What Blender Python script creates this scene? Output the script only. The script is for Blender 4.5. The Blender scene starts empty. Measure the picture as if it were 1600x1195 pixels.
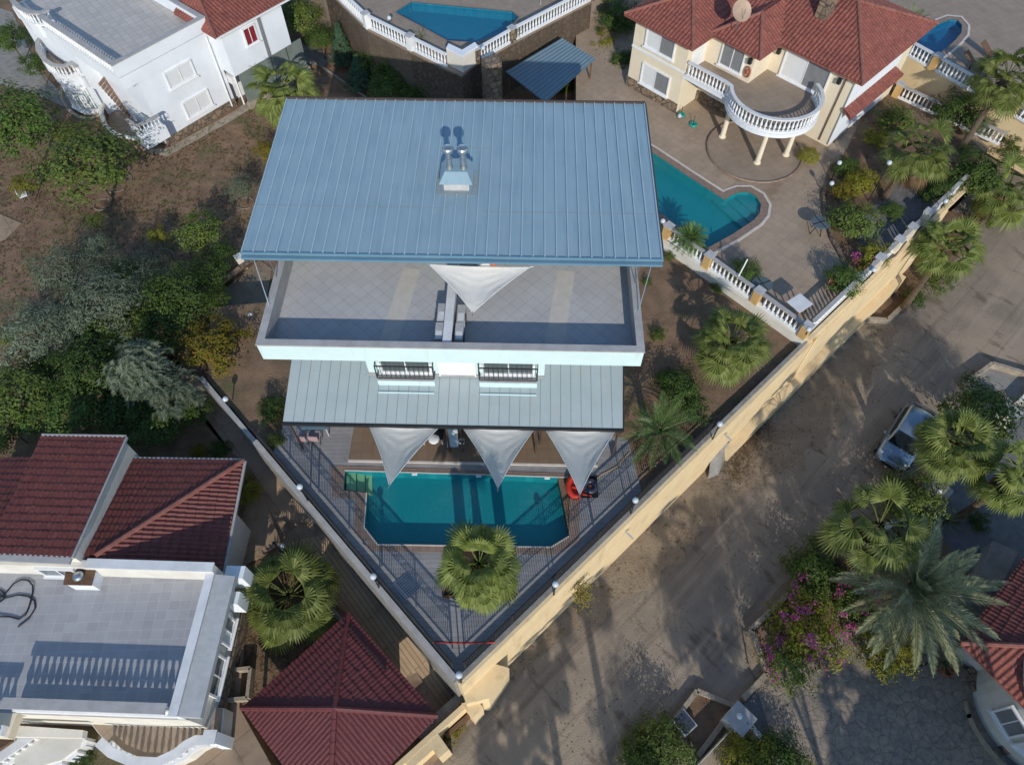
import bpy, bmesh, math, random
from math import sin, cos, pi, radians, hypot, atan2, sqrt
from mathutils import Vector, Matrix, noise
rnd = random.Random(7)
S = bpy.context.scene
# ------------------------------------------------------------------ camera, sky, sun, exposure
FPX = 1111.0; PIT = radians(57.2); HC = 29.0
cd = bpy.data.cameras.new('camera'); cam = bpy.data.objects.new('camera', cd); S.collection.objects.link(cam)
cd.sensor_width = 36; cd.lens = 36 * FPX / 1600; cd.clip_end = 2000; cd.clip_start = 0.5
cam.location = (0, 0, HC); cam.rotation_euler = (pi / 2 - PIT, 0, 0); S.camera = cam
EL = radians(27); AZ = radians(7)            # sun: 27 deg up, from the south, 7 deg towards the east
wd = bpy.data.worlds.new('World'); S.world = wd; wd.use_nodes = True
nt = wd.node_tree; bg = nt.nodes['Background']; sk = nt.nodes.new('ShaderNodeTexSky')
sk.sky_type = 'NISHITA'; sk.sun_disc = False; sk.sun_elevation = EL; sk.sun_rotation = pi - AZ
sk.air_density = 1.2; sk.dust_density = 0.3; sk.ozone_density = 3.5
nt.links.new(sk.outputs[0], bg.inputs[0]); bg.inputs[1].default_value = 0.15
sl = bpy.data.lights.new('sun', 'SUN'); sl.energy = 3.3; sl.angle = radians(0.5); sl.color = (1.0, 0.935, 0.83)
so = bpy.data.objects.new('sun', sl); S.collection.objects.link(so)
sdir = Vector((sin(AZ) * cos(EL), -cos(AZ) * cos(EL), sin(EL)))
so.rotation_euler = sdir.to_track_quat('Z', 'Y').to_euler(); so.location = sdir * 60
S.view_settings.view_transform = 'Standard'; S.view_settings.look = 'None'; S.view_settings.exposure = 0.08; S.view_settings.gamma = 1.0
S.cycles.max_bounces = 6; S.cycles.transparent_max_bounces = 12; S.cycles.caustics_reflective = False; S.cycles.caustics_refractive = False

# ------------------------------------------------------------------ helpers
def un(px, py, z=0.0):
    """photo pixel (1600 wide) at height z -> point of the place"""
    u = (px - 800) / FPX; v = (597.5 - py) / FPX
    dx, dy, dz = u, cos(PIT) + v * sin(PIT), -sin(PIT) + v * cos(PIT)
    t = (z - HC) / dz
    return Vector((dx * t, dy * t, z))
def un2(l, z): return [un(x, y, z) for x, y in l]
def ups(pts, z): return [un(x, y, z) for x, y in pts]
def V(*a): return Vector(a)
org = {}
col = S.collection
class MB:
    def __init__(s): s.v = []; s.f = []
    def add(s, vs, fs):
        n = len(s.v); s.v += [tuple(p) for p in vs]; s.f += [tuple(i + n for i in f) for f in fs]; return s
    def hexa(s, b, t):
        n = len(b); s.add(list(b) + list(t), [tuple(range(n))[::-1], tuple(range(n, 2 * n))] + [(i, (i + 1) % n, n + (i + 1) % n, n + i) for i in range(n)]); return s
    def prism(s, poly, z0, z1):
        area = sum(poly[i][0] * poly[(i + 1) % len(poly)][1] - poly[(i + 1) % len(poly)][0] * poly[i][1] for i in range(len(poly)))
        if area < 0: poly = poly[::-1]
        return s.hexa([(p[0], p[1], z0) for p in poly], [(p[0], p[1], z1) for p in poly])
    def box(s, x0, x1, y0, y1, z0, z1): return s.prism([(x0, y0), (x1, y0), (x1, y1), (x0, y1)], z0, z1)
    def bar(s, a, b, w, h=None, up=None):
        a = Vector(a); b = Vector(b); d = b - a
        if d.length < 1e-6: return s
        d.normalize(); u = Vector(up) if up else (V(0, 0, 1) if abs(d.z) < .95 else V(1, 0, 0))
        sd = d.cross(u).normalized(); u = sd.cross(d).normalized(); h = h or w; w *= .5; h *= .5
        q = [sd * i * w + u * j * h for i, j in ((-1, -1), (1, -1), (1, 1), (-1, 1))]
        return s.hexa([a + k for k in q], [b + k for k in q])
    def tube(s, path, r, n=8, r2=None):
        path = [Vector(p) for p in path]; m = len(path); rings = []; ref = None
        for i, p in enumerate(path):
            d = (path[min(i + 1, m - 1)] - path[max(i - 1, 0)]).normalized()
            if ref is None: ref = V(0, 0, 1) if abs(d.z) < .9 else V(1, 0, 0)
            a = d.cross(ref).normalized(); b = a.cross(d).normalized(); ref = b
            rr = r if r2 is None else r + (r2 - r) * i / (m - 1)
            rings.append([p + (a * cos(2 * pi * k / n) + b * sin(2 * pi * k / n)) * rr for k in range(n)])
        fs = [(i * n + k, i * n + (k + 1) % n, (i + 1) * n + (k + 1) % n, (i + 1) * n + k) for i in range(m - 1) for k in range(n)]
        fs += [tuple(range(n))[::-1], tuple(range((m - 1) * n, m * n))]
        return s.add([q for r_ in rings for q in r_], fs)
    def lathe(s, c, prof, n=12):
        c = Vector(c); vs = [c + V(r * cos(2 * pi * k / n), r * sin(2 * pi * k / n), z) for r, z in prof for k in range(n)]; m = len(prof)
        fs = [(i * n + k, i * n + (k + 1) % n, (i + 1) * n + (k + 1) % n, (i + 1) * n + k) for i in range(m - 1) for k in range(n)]
        fs += [tuple(range(n))[::-1], tuple(range((m - 1) * n, m * n))]
        return s.add(vs, fs)
    def ball(s, c, r, n=16, m=10, sz=1.0):
        return s.lathe(c, [(max(r * sin(pi * i / m), .001), -r * sz * cos(pi * i / m)) for i in range(m + 1)], n)
def mesh_of(name, mb, off=None, smooth=False):
    o = off or V(0, 0, 0); me = bpy.data.meshes.new(name)
    me.from_pydata([(v[0] - o[0], v[1] - o[1], v[2] - o[2]) for v in mb.v], [], mb.f); me.update()
    if smooth: me.polygons.foreach_set('use_smooth', [True] * len(me.polygons))
    return me
def tag(o, label=None, cat=None, group=None, kind=None):
    if label: o['label'] = label
    if cat: o['category'] = cat
    if group: o['group'] = group
    if kind: o['kind'] = kind
    return o
def thing(name, label, cat, loc, group=None, rz=0.0):
    o = bpy.data.objects.new(name, None); col.objects.link(o); o.location = loc; o.rotation_euler = (0, 0, rz); o.empty_display_size = .3
    org[o] = Vector(loc); return tag(o, label, cat, group)
def part(name, mb, m, parent, smooth=False, label=None, kind=None):
    """mesh in place coordinates, parented"""
    o = bpy.data.objects.new(name, mesh_of(name, mb, org[parent], smooth)); col.objects.link(o); o.data.materials.append(m)
    o.parent = parent; org[o] = org[parent]
    return tag(o, label, kind=kind)
def solo(name, mb, m, label=None, cat=None, group=None, kind=None, smooth=False, loc=None):
    if loc is None:
        n = len(mb.v); loc = V(sum(v[0] for v in mb.v) / n, sum(v[1] for v in mb.v) / n, min(v[2] for v in mb.v))
    o = bpy.data.objects.new(name, mesh_of(name, mb, Vector(loc), smooth)); col.objects.link(o); o.data.materials.append(m); o.location = loc; org[o] = Vector(loc)
    return tag(o, label, cat, group, kind)
def inst(name, me, parent, loc=(0, 0, 0), rot=(0, 0, 0), sc=(1, 1, 1)):
    o = bpy.data.objects.new(name, me); col.objects.link(o); o.parent = parent; o.location = loc; o.rotation_euler = rot; o.scale = sc; return o
def copy_tree(o, parent=None):
    c = o.copy(); col.objects.link(c)
    if parent: c.parent = parent
    for ch in list(o.children): copy_tree(ch, c)
    return c
def structure(name, mb, m, smooth=False): return solo(name, mb, m, kind='structure', loc=V(0, 0, 0), smooth=smooth)
def sheet(poly, z, holes=()):
    bm = bmesh.new(); es = []
    for lp in [poly] + list(holes):
        vs = [bm.verts.new((p[0], p[1], p[2] if z is None else z)) for p in lp]
        es += [bm.edges.new((vs[i], vs[(i + 1) % len(vs)])) for i in range(len(vs))]
    bmesh.ops.triangle_fill(bm, edges=es, use_beauty=True)
    for f in bm.faces:
        f.normal_update()
        if f.normal.z < 0: f.normal_flip()
    bm.verts.index_update(); mb = MB(); mb.v = [tuple(v.co) for v in bm.verts]; mb.f = [tuple(v.index for v in f.verts) for f in bm.faces]; bm.free(); return mb
def skirt(mb, poly, z1, z0):
    """vertical sides round a sheet"""
    a = sum(poly[i][0] * poly[(i + 1) % len(poly)][1] - poly[(i + 1) % len(poly)][0] * poly[i][1] for i in range(len(poly)))
    if a < 0: poly = poly[::-1]
    n = len(poly)
    g = lambda p: p[2] if z1 is None else z1
    mb.add([(p[0], p[1], z0) for p in poly] + [(p[0], p[1], g(p)) for p in poly], [(i, (i + 1) % n, n + (i + 1) % n, n + i) for i in range(n)]); return mb

class Fr:
    """a level frame: u along ang, v to its left"""
    def __init__(s, o, ang): s.o = Vector((o[0], o[1], 0)); s.a = ang; s.ex = V(cos(ang), sin(ang), 0); s.ey = V(-sin(ang), cos(ang), 0)
    def p(s, u, v, z=0.0): q = s.o + s.ex * u + s.ey * v; return V(q.x, q.y, z)
    def sub(s, u, v, deg): return Fr(s.p(u, v), s.a + radians(deg))
    def poly(s, pts): return [s.p(*q) for q in pts]
    def box(s, mb, u0, u1, v0, v1, z0, z1): return mb.prism(s.poly([(u0, v0), (u1, v0), (u1, v1), (u0, v1)]), z0, z1)
def fr2(p0, p1, z):
    a = un(*p0, z); b = un(*p1, z); return Fr(a, atan2(b.y - a.y, b.x - a.x))

# ------------------------------------------------------------------ materials
def mat(name, c, c2=None, scale=3.0, rough=.7, bump=0.0, bscale=None, metal=0.0, spec=.4, detail=6.0, contrast=(.35, .65), coat=0):
    m = bpy.data.materials.new(name); m.use_nodes = True; N = m.node_tree.nodes; L = m.node_tree.links
    b = N['Principled BSDF']; b.inputs['Roughness'].default_value = rough; b.inputs['Metallic'].default_value = metal; b.inputs['Specular IOR Level'].default_value = spec
    b.inputs['Coat Weight'].default_value = coat
    c = tuple(c); c2 = tuple(c2) if c2 else tuple(x * .82 for x in c)
    tc = N.new('ShaderNodeNewGeometry'); n = N.new('ShaderNodeTexNoise'); n.inputs['Scale'].default_value = scale; n.inputs['Detail'].default_value = detail; n.inputs['Roughness'].default_value = .65
    L.new(tc.outputs['Position'], n.inputs['Vector'])
    r = N.new('ShaderNodeValToRGB'); r.color_ramp.elements[0].position = contrast[0]; r.color_ramp.elements[1].position = contrast[1]
    r.color_ramp.elements[0].color = c2 + (1,); r.color_ramp.elements[1].color = c + (1,)
    L.new(n.outputs['Fac'], r.inputs['Fac']); L.new(r.outputs['Color'], b.inputs['Base Color'])
    m['_col'] = 'x'
    if bump:
        n2 = N.new('ShaderNodeTexNoise'); n2.inputs['Scale'].default_value = bscale or scale * 6; n2.inputs['Detail'].default_value = 8
        L.new(tc.outputs['Position'], n2.inputs['Vector']); bp = N.new('ShaderNodeBump'); bp.inputs['Strength'].default_value = bump; bp.inputs['Distance'].default_value = .05
        L.new(n2.outputs['Fac'], bp.inputs['Height']); L.new(bp.outputs['Normal'], b.inputs['Normal'])
    return m
def mixin(m, c, scale, lo, hi, seed=0.0, stretch=(1, 1, 1), rot=0.0, amount=1.0, detail=5):
    """lay patches of colour c over the material"""
    N = m.node_tree.nodes; L = m.node_tree.links; b = N['Principled BSDF']; src = b.inputs['Base Color'].links[0].from_socket
    g = N.new('ShaderNodeNewGeometry'); mp = N.new('ShaderNodeMapping'); mp.inputs['Location'].default_value = (seed, seed * .7, 0); mp.vector_type = 'TEXTURE'; mp.inputs['Scale'].default_value = tuple(1 / x for x in stretch); mp.inputs['Rotation'].default_value = (0, 0, rot)
    n = N.new('ShaderNodeTexNoise'); n.inputs['Scale'].default_value = scale; n.inputs['Detail'].default_value = detail; n.inputs['Roughness'].default_value = .6
    mr = N.new('ShaderNodeMapRange'); mr.inputs['From Min'].default_value = lo; mr.inputs['From Max'].default_value = hi; mr.inputs['To Max'].default_value = amount
    mx = N.new('ShaderNodeMix'); mx.data_type = 'RGBA'; mx.inputs['B'].default_value = tuple(c) + (1,)
    L.new(g.outputs['Position'], mp.inputs['Vector']); L.new(mp.outputs[0], n.inputs['Vector']); L.new(n.outputs['Fac'], mr.inputs['Value'])
    L.new(mr.outputs[0], mx.inputs['Factor']); L.new(src, mx.inputs['A']); L.new(mx.outputs['Result'], b.inputs['Base Color']); return m
def tiles(name, c1, c2, grout, w, h, rot=0.0, mortar=.012, offset=0.0, rough=.6, bump=.3, jitter=.0, var=.12):
    m = bpy.data.materials.new(name); m.use_nodes = True; N = m.node_tree.nodes; L = m.node_tree.links; b = N['Principled BSDF']
    b.inputs['Roughness'].default_value = rough
    g = N.new('ShaderNodeNewGeometry'); mp = N.new('ShaderNodeMapping'); mp.inputs['Rotation'].default_value = (0, 0, rot)
    bk = N.new('ShaderNodeTexBrick'); bk.offset = offset; bk.inputs['Scale'].default_value = 1; bk.inputs['Brick Width'].default_value = w; bk.inputs['Row Height'].default_value = h
    bk.inputs['Mortar Size'].default_value = mortar; bk.inputs['Color1'].default_value = tuple(c1) + (1,); bk.inputs['Color2'].default_value = tuple(c2) + (1,); bk.inputs['Mortar'].default_value = tuple(grout) + (1,)
    n = N.new('ShaderNodeTexNoise'); n.inputs['Scale'].default_value = .9; n.inputs['Detail'].default_value = 9; n.inputs['Roughness'].default_value = .7
    mr = N.new('ShaderNodeMapRange'); mr.inputs['From Min'].default_value = .3; mr.inputs['From Max'].default_value = .7; mr.inputs['To Min'].default_value = 1 - var; mr.inputs['To Max'].default_value = 1 + var
    mx = N.new('ShaderNodeVectorMath'); mx.operation = 'SCALE'
    L.new(g.outputs['Position'], mp.inputs['Vector']); L.new(mp.outputs[0], bk.inputs['Vector']); L.new(g.outputs['Position'], n.inputs['Vector'])
    L.new(n.outputs['Fac'], mr.inputs['Value']); L.new(bk.outputs['Color'], mx.inputs[0]); L.new(mr.outputs[0], mx.inputs['Scale']); L.new(mx.outputs[0], b.inputs['Base Color'])
    bp = N.new('ShaderNodeBump'); bp.inputs['Strength'].default_value = bump; bp.inputs['Distance'].default_value = .01; bp.invert = True
    L.new(bk.outputs['Fac'], bp.inputs['Height']); L.new(bp.outputs['Normal'], b.inputs['Normal']); return m
def stones(name, c1, c2, joint, size, jw=.05, rough=.8, bump=.5):
    m = bpy.data.materials.new(name); m.use_nodes = True; N = m.node_tree.nodes; L = m.node_tree.links; b = N['Principled BSDF']; b.inputs['Roughness'].default_value = rough
    g = N.new('ShaderNodeNewGeometry'); vo = N.new('ShaderNodeTexVoronoi'); vo.feature = 'DISTANCE_TO_EDGE'; vo.inputs['Scale'].default_value = 1 / size
    vc = N.new('ShaderNodeTexVoronoi'); vc.inputs['Scale'].default_value = 1 / size
    nz = N.new('ShaderNodeTexNoise'); nz.inputs['Scale'].default_value = 2.5 / size; nz.inputs['Detail'].default_value = 3
    ad = N.new('ShaderNodeMixRGB'); ad.blend_type = 'LINEAR_LIGHT'; ad.inputs['Fac'].default_value = .12 * size
    L.new(g.outputs['Position'], nz.inputs['Vector']); L.new(g.outputs['Position'], ad.inputs['Color1']); L.new(nz.outputs['Color'], ad.inputs['Color2'])
    for q in (vo, vc): L.new(ad.outputs[0], q.inputs['Vector'])
    sp = N.new('ShaderNodeSeparateColor'); L.new(vc.outputs['Color'], sp.inputs[0])
    mx = N.new('ShaderNodeMix'); mx.data_type = 'RGBA'; mx.inputs['A'].default_value = tuple(c1) + (1,); mx.inputs['B'].default_value = tuple(c2) + (1,); L.new(sp.outputs[0], mx.inputs['Factor'])
    mr = N.new('ShaderNodeMapRange'); mr.inputs['From Min'].default_value = jw * .5; mr.inputs['From Max'].default_value = jw; L.new(vo.outputs['Distance'], mr.inputs['Value'])
    m2 = N.new('ShaderNodeMix'); m2.data_type = 'RGBA'; m2.inputs['A'].default_value = tuple(joint) + (1,); L.new(mx.outputs['Result'], m2.inputs['B']); L.new(mr.outputs[0], m2.inputs['Factor'])
    n2 = N.new('ShaderNodeTexNoise'); n2.inputs['Scale'].default_value = 6; n2.inputs['Detail'].default_value = 6; L.new(g.outputs['Position'], n2.inputs['Vector'])
    m3 = N.new('ShaderNodeMixRGB'); m3.blend_type = 'OVERLAY'; m3.inputs['Fac'].default_value = .6; L.new(m2.outputs['Result'], m3.inputs['Color1']); L.new(n2.outputs['Fac'], m3.inputs['Color2'])
    L.new(m3.outputs[0], b.inputs['Base Color'])
    bp = N.new('ShaderNodeBump'); bp.inputs['Strength'].default_value = bump; bp.inputs['Distance'].default_value = .03; L.new(mr.outputs[0], bp.inputs['Height']); L.new(bp.outputs['Normal'], b.inputs['Normal']); return m
def leafmat(name, cols, rough=.55, trans=.25):
    m = bpy.data.materials.new(name); m.use_nodes = True; N = m.node_tree.nodes; L = m.node_tree.links; b = N['Principled BSDF']; b.inputs['Roughness'].default_value = rough; b.inputs['Specular IOR Level'].default_value = .3
    g = N.new('ShaderNodeNewGeometry'); r = N.new('ShaderNodeValToRGB'); e = r.color_ramp.elements
    for i, c in enumerate(cols):
        q = e[i] if i < 2 else e.new(1.0)
    for i, c in enumerate(cols): e[i].position = i / (len(cols) - 1); e[i].color = tuple(c) + (1,)
    oi = N.new('ShaderNodeObjectInfo'); hs = N.new('ShaderNodeHueSaturation')
    mr = N.new('ShaderNodeMapRange'); mr.inputs['To Min'].default_value = .8; mr.inputs['To Max'].default_value = 1.2; L.new(oi.outputs['Random'], mr.inputs['Value']); L.new(mr.outputs[0], hs.inputs['Value'])
    L.new(g.outputs['Random Per Island'], r.inputs['Fac']); L.new(r.outputs['Color'], hs.inputs['Color']); L.new(hs.outputs[0], b.inputs['Base Color'])
    t = N.new('ShaderNodeBsdfTranslucent'); L.new(hs.outputs[0], t.inputs['Color']); mx = N.new('ShaderNodeMixShader'); mx.inputs[0].default_value = trans
    L.new(b.outputs[0], mx.inputs[1]); L.new(t.outputs[0], mx.inputs[2]); L.new(mx.outputs[0], N['Material Output'].inputs[0]); return m
def watermat(name, tint, gloss=.03):
    m = bpy.data.materials.new(name); m.use_nodes = True; N = m.node_tree.nodes; L = m.node_tree.links; N.remove(N['Principled BSDF'])
    t = N.new('ShaderNodeBsdfTransparent'); t.inputs[0].default_value = tuple(tint) + (1,); gl = N.new('ShaderNodeBsdfGlossy'); gl.inputs['Roughness'].default_value = gloss
    lw = N.new('ShaderNodeLayerWeight'); pw = N.new('ShaderNodeMath'); pw.operation = 'POWER'; pw.inputs[1].default_value = 4.5; ml = N.new('ShaderNodeMath'); ml.operation = 'MULTIPLY_ADD'; ml.inputs[1].default_value = .9; ml.inputs[2].default_value = .03; L.new(lw.outputs['Facing'], pw.inputs[0]); L.new(pw.outputs[0], ml.inputs[0]); mx = N.new('ShaderNodeMixShader')
    g = N.new('ShaderNodeNewGeometry'); n = N.new('ShaderNodeTexNoise'); n.inputs['Scale'].default_value = 5; n.inputs['Detail'].default_value = 3; bp = N.new('ShaderNodeBump'); bp.inputs['Strength'].default_value = .6; bp.inputs['Distance'].default_value = .03
    L.new(g.outputs['Position'], n.inputs['Vector']); L.new(n.outputs['Fac'], bp.inputs['Height']); L.new(bp.outputs['Normal'], gl.inputs['Normal']); L.new(bp.outputs['Normal'], lw.inputs['Normal'])
    L.new(ml.outputs[0], mx.inputs[0]); L.new(t.outputs[0], mx.inputs[1]); L.new(gl.outputs[0], mx.inputs[2]); L.new(mx.outputs[0], N['Material Output'].inputs[0]); return m
def glassmat(name, c, rough=.08):
    return mat(name, c, scale=2, rough=rough, spec=.8)

M = {}
M['dirt'] = mixin(mixin(mat('dirt', (.21, .135, .085), (.13, .082, .052), 1.1, .95, .6, 9), (.20, .15, .105), .35, .5, .66, 3, amount=.7), (.05, .032, .022), 2.2, .58, .68, 11, amount=.7)
M['garden'] = mixin(mixin(mat('garden_soil', (.25, .16, .10), (.15, .095, .062), 1.0, .95, .8, 12), (.085, .095, .04), .45, .52, .68, 5, amount=.75), (.22, .17, .12), 3.5, .6, .72, 9, amount=.6)
M['road'] = mixin(mixin(mixin(mat('road_surface', (.295, .245, .19), (.225, .187, .148), .6, .95, .5, 16), (.33, .265, .195), .16, .48, .62, 2, (1, 1, 1), amount=.8), (.12, .09, .065), 1.6, .58, .66, 8, (1, .3, 1), radians(45), .7), (.36, .30, .23), 5, .64, .75, 4, amount=.4)
for sd_, c__ in ((3, (.37, .30, .23)), (31, (.14, .112, .088))): mixin(M['road'], c__, 1.0, .52, .68, sd_, (.10, 1.5, 1), radians(44), .65)
M['verge'] = mixin(mixin(mat('sandy_verge', (.30, .24, .17), (.215, .165, .118), .8, .95, .8, 10), (.16, .115, .08), .9, .55, .70, 6, amount=.35), (.07, .065, .03), 3, .6, .68, 2, amount=.7)
M['deckfloor'] = tiles('deck_planks', (.29, .28, .28), (.255, .245, .245), (.17, .165, .165), 2.4, .2, radians(-1.3), .008, .5, .55, .3, var=.22)
M['stonetile'] = tiles('veranda_tile', (.22, .15, .10), (.20, .135, .09), (.13, .09, .065), .5, .5, radians(-1.3), .008, 0, .6, .2)
M['coping'] = tiles('coping_tile', (.27, .19, .145), (.23, .165, .13), (.15, .11, .09), .33, .33, radians(-1.3), .01, 0, .6, .2)
M['copingwhite'] = mat('coping_lip', (.62, .56, .50), rough=.6)
M['terrace'] = tiles('terrace_tile', (.46, .465, .475), (.435, .435, .445), (.31, .27, .24), .46, .46, radians(43.7), .007, 0, .45, .3, var=.09)
M['terrace2'] = tiles('terrace_tile_square', (.36, .36, .375), (.32, .32, .335), (.43, .42, .42), .42, .36, radians(-1.9), .010, 0, .5, .3, var=.1)
M['terrace3'] = tiles('terrace_tile_pale', (.50, .46, .42), (.44, .41, .38), (.30, .27, .25), .45, .45, radians(50.3), .012, 0, .5, .3, var=.1)
M['patio'] = mixin(mixin(tiles('patio_tile', (.36, .275, .20), (.32, .245, .18), (.25, .19, .135), .5, .5, radians(-45), .010, 0, .7, .2, var=.16), (.20, .13, .075), .5, .60, .68, 4, amount=.6), (.45, .37, .29), .4, .64, .74, 9, amount=.6)
M['patio2'] = tiles('patio_tile_pale', (.30, .235, .18), (.27, .215, .165), (.22, .17, .13), .5, .5, radians(-25), .012, 0, .7, .2, var=.15)
M['slate'] = mixin(mat('slate_paving', (.17, .165, .165), (.11, .11, .115), 2, .85, .5), (.23, .22, .2), 5, .6, .7, amount=.5)
M['alley'] = mixin(tiles('alley_concrete', (.31, .225, .155), (.28, .205, .14), (.20, .14, .095), 3.2, 3.2, radians(50), .02, 0, .85, .3, var=.2), (.12, .08, .05), 1.2, .55, .68, 3, amount=.6)
M['ramp'] = tiles('ramp_stamped', (.46, .34, .215), (.40, .29, .18), (.20, .14, .09), 3.0, .2, radians(50), .015, .5, .8, .5, var=.2)
M['crazy'] = stones('crazy_paving', (.31, .25, .19), (.22, .19, .16), (.20, .165, .13), .46, .045)
M['rubble'] = stones('rubble_wall', (.26, .19, .13), (.15, .115, .085), (.09, .07, .055), .38, .07, bump=1)
M['cream'] = mat('cream_render', (.78, .62, .38), (.72, .55, .32), 1.2, .85, .25, 20)
mixin(M['cream'], (.45, .33, .19), 1.4, .56, .74, 3, (1, 1, .22), amount=.6)
M['beige'] = mat('beige_render', (.77, .69, .54), (.71, .62, .47), 1.0, .85, .2, 20)
M['white'] = mat('white_render', (.77, .81, .86), (.70, .74, .79), .8, .8, .1, 20)
M['villawhite'] = mixin(mat('cool_white_render', (.58, .74, .76), (.54, .69, .71), .8, .8, .1, 20), (.42, .48, .48), 3, .56, .78, 3, (1, 1, .12), 0, .55); M['offwhite'] = mat('offwhite_render', (.72, .70, .64), (.62, .59, .52), 1.1, .8, .2, 20)
M['stonecap'] = mat('stone_capping', (.42, .41, .40), (.33, .32, .315), 2, .7, .2, 20)
M['capwhite'] = mat('marble_capping', (.70, .71, .72), (.58, .59, .60), 1.6, .6, .1)
M['capgrey'] = mat('grey_pier_cap', (.50, .50, .50), (.38, .38, .385), 3, .7); M['paint'] = mat('white_paint', (.80, .81, .82), (.72, .73, .74), 2, .5)
M['yellowpier'] = mat('ochre_pier', (.60, .40, .17), (.52, .33, .13), 2, .8, .2)
M['roofmetal'] = mixin(mixin(mat('blue_grey_sheet_metal', (.265, .385, .455), (.235, .35, .42), .5, .42, 0, None, .0, .5), (.17, .27, .34), 1.2, .5, .75, 5, (3, .3, 1), 0, .6), (.30, .40, .46), .8, .52, .7, 15, (2.2, .12, 1), radians(-1.3), .55)
M['seam'] = mat('sheet_metal_seam', (.36, .47, .54), (.30, .42, .50), 1, .4, metal=.0, spec=.5)
M['rust'] = mat('rust_stain', (.27, .29, .29), (.24, .33, .38), 4, .7)
M['fascia'] = mat('blue_fascia', (.13, .25, .34), (.11, .215, .30), 1, .45)
M['verroof'] = mixin(mat('pale_sheet_metal', (.38, .44, .455), (.34, .40, .415), .7, .45), (.40, .40, .35), 1.5, .55, .75, 2, (3, .4, 1), 0, .7)
M['dark'] = mat('dark_iron', (.022, .022, .025), rough=.5)
M['brown'] = mat('brown_trim', (.075, .05, .04), rough=.6)
M['groove'] = mat('panel_groove', (.17, .205, .225), rough=.7)
M['sail'] = mat('sail_cloth', (.56, .55, .515), (.50, .495, .47), 1.5, .85, .15, 8)
M['hem'] = mat('sail_hem', (.62, .61, .58), rough=.8); M['steel'] = mat('galvanised_steel', (.42, .47, .50), (.36, .41, .44), 4, .28, metal=.8)
M['tile'] = mixin(mat('red_roof_tile', (.27, .085, .062), (.175, .056, .045), 1.7, .75, .3, 14), (.14, .05, .04), 5, .55, .7, 7, amount=.6)
M['tiledark'] = mixin(mat('maroon_roof_tile', (.17, .047, .038), (.12, .033, .029), 1.7, .6, .3, 14), (.085, .028, .028), 5, .6, .7, 7, amount=.6)
M['tilemaroon'] = mat('deep_maroon_tile', (.14, .036, .036), (.115, .03, .031), 1.7, .55, .2, 14); M['ridgecap'] = mat('ridge_tile', (.27, .11, .085), (.19, .07, .055), 3, .75, .3)
TT = 0
M['pooltile'] = tiles('pool_mosaic', (.010, .205, .235), (.014, .235, .27), (.035, .29, .32), .05, .05, 0, .006, 0, .4, 0, var=.05)
M['pooltileblue'] = tiles('pool_mosaic_blue', (.008, .135, .24), (.010, .155, .27), (.03, .20, .30), .08, .08, radians(-40), .01, 0, .4, 0, var=.05)
M['pooledge'] = mat('pool_step_tile', (.55, .52, .28), (.48, .46, .25), 2, .5)
M['water'] = watermat('pool_water', (.62, .93, .95)); M['water2'] = watermat('pool_water_blue', (.35, .80, .95))
M['glass'] = glassmat('window_glass', (.10, .13, .14)); M['paleglass'] = glassmat('pale_window', (.38, .52, .52), .15)
M['shutter'] = mat('roller_shutter', (.70, .72, .73), (.66, .68, .70), 2, .5); M['shuttergrey'] = mat('fly_screen', (.22, .23, .24), rough=.6)
M['greyglass'] = mat('frosted_glass_fence', (.20, .24, .22), (.16, .19, .175), 1.5, .25)
for k_ in ('tile', 'tiledark'): mixin(M[k_], (.33, .14, .10) if k_ == 'tile' else (.19, .08, .062), 7, .52, .66, 21, amount=.55, detail=2)
for k_ in ('pooltile', 'pooltileblue'): mixin(M[k_], (.05, .34, .38), 9, .55, .72, 4, amount=.5, detail=4)
mixin(M['cream'], (.50, .42, .30), .5, .55, .75, 9, (1, 1, .5), amount=.5); mixin(M['white'], (.60, .60, .58), 3, .64, .8, 3, (1, 1, .15), amount=.35)
M['globe'] = mat('globe_glass', (.54, .59, .64), (.48, .53, .58), 1, .15, coat=.5)
M['bark'] = mat('bark', (.16, .12, .085), (.08, .06, .045), 8, .9, .8, 30)
M['palmbark'] = mat('palm_bark', (.17, .125, .085), (.075, .055, .04), 14, .9, 1, 30)
M['concrete'] = mat('concrete', (.30, .285, .26), (.21, .20, .185), 2.5, .9, .4, 20)
M['ringstone'] = mat('dusty_ring_stone', (.24, .20, .16), (.15, .12, .095), 4, .9); M['kerb'] = mat('stone_kerb', (.40, .34, .26), (.26, .22, .17), 3, .9, .5, 14)
M['carpaint'] = mat('car_paint', (.22, .30, .38), (.21, .29, .37), 1, .22, metal=.55, coat=1)
M['carglass'] = glassmat('car_glass', (.012, .018, .025), .04); M['rubber'] = mat('rubber', (.02, .02, .02), rough=.8)
M['headlight'] = mat('headlight', (.55, .58, .6), rough=.1); M['red'] = mat('red_plastic', (.62, .05, .03), rough=.35)
M['orange'] = mat('orange_plastic', (.85, .16, .02), rough=.4); M['teal'] = mat('teal_plastic', (.01, .32, .27), rough=.4)
M['bluecloth'] = mat('blue_cloth', (.25, .42, .52), (.6, .62, .62), 5, .8); M['plastic'] = mat('grey_plastic', (.45, .46, .47), rough=.5)
M['pink'] = mat('pinkish_plastic', (.42, .30, .30), rough=.5); M['terracotta'] = mat('terracotta', (.38, .13, .07), rough=.8)
M['wood'] = mat('wood_brown', (.16, .09, .05), (.10, .055, .035), 5, .7, .3); M['pebble'] = mat('pebble', (.24, .19, .145), (.15, .12, .095), 5, .9); M['soil'] = mat('dark_soil', (.05, .032, .022), rough=.95, bump=.6)
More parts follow.
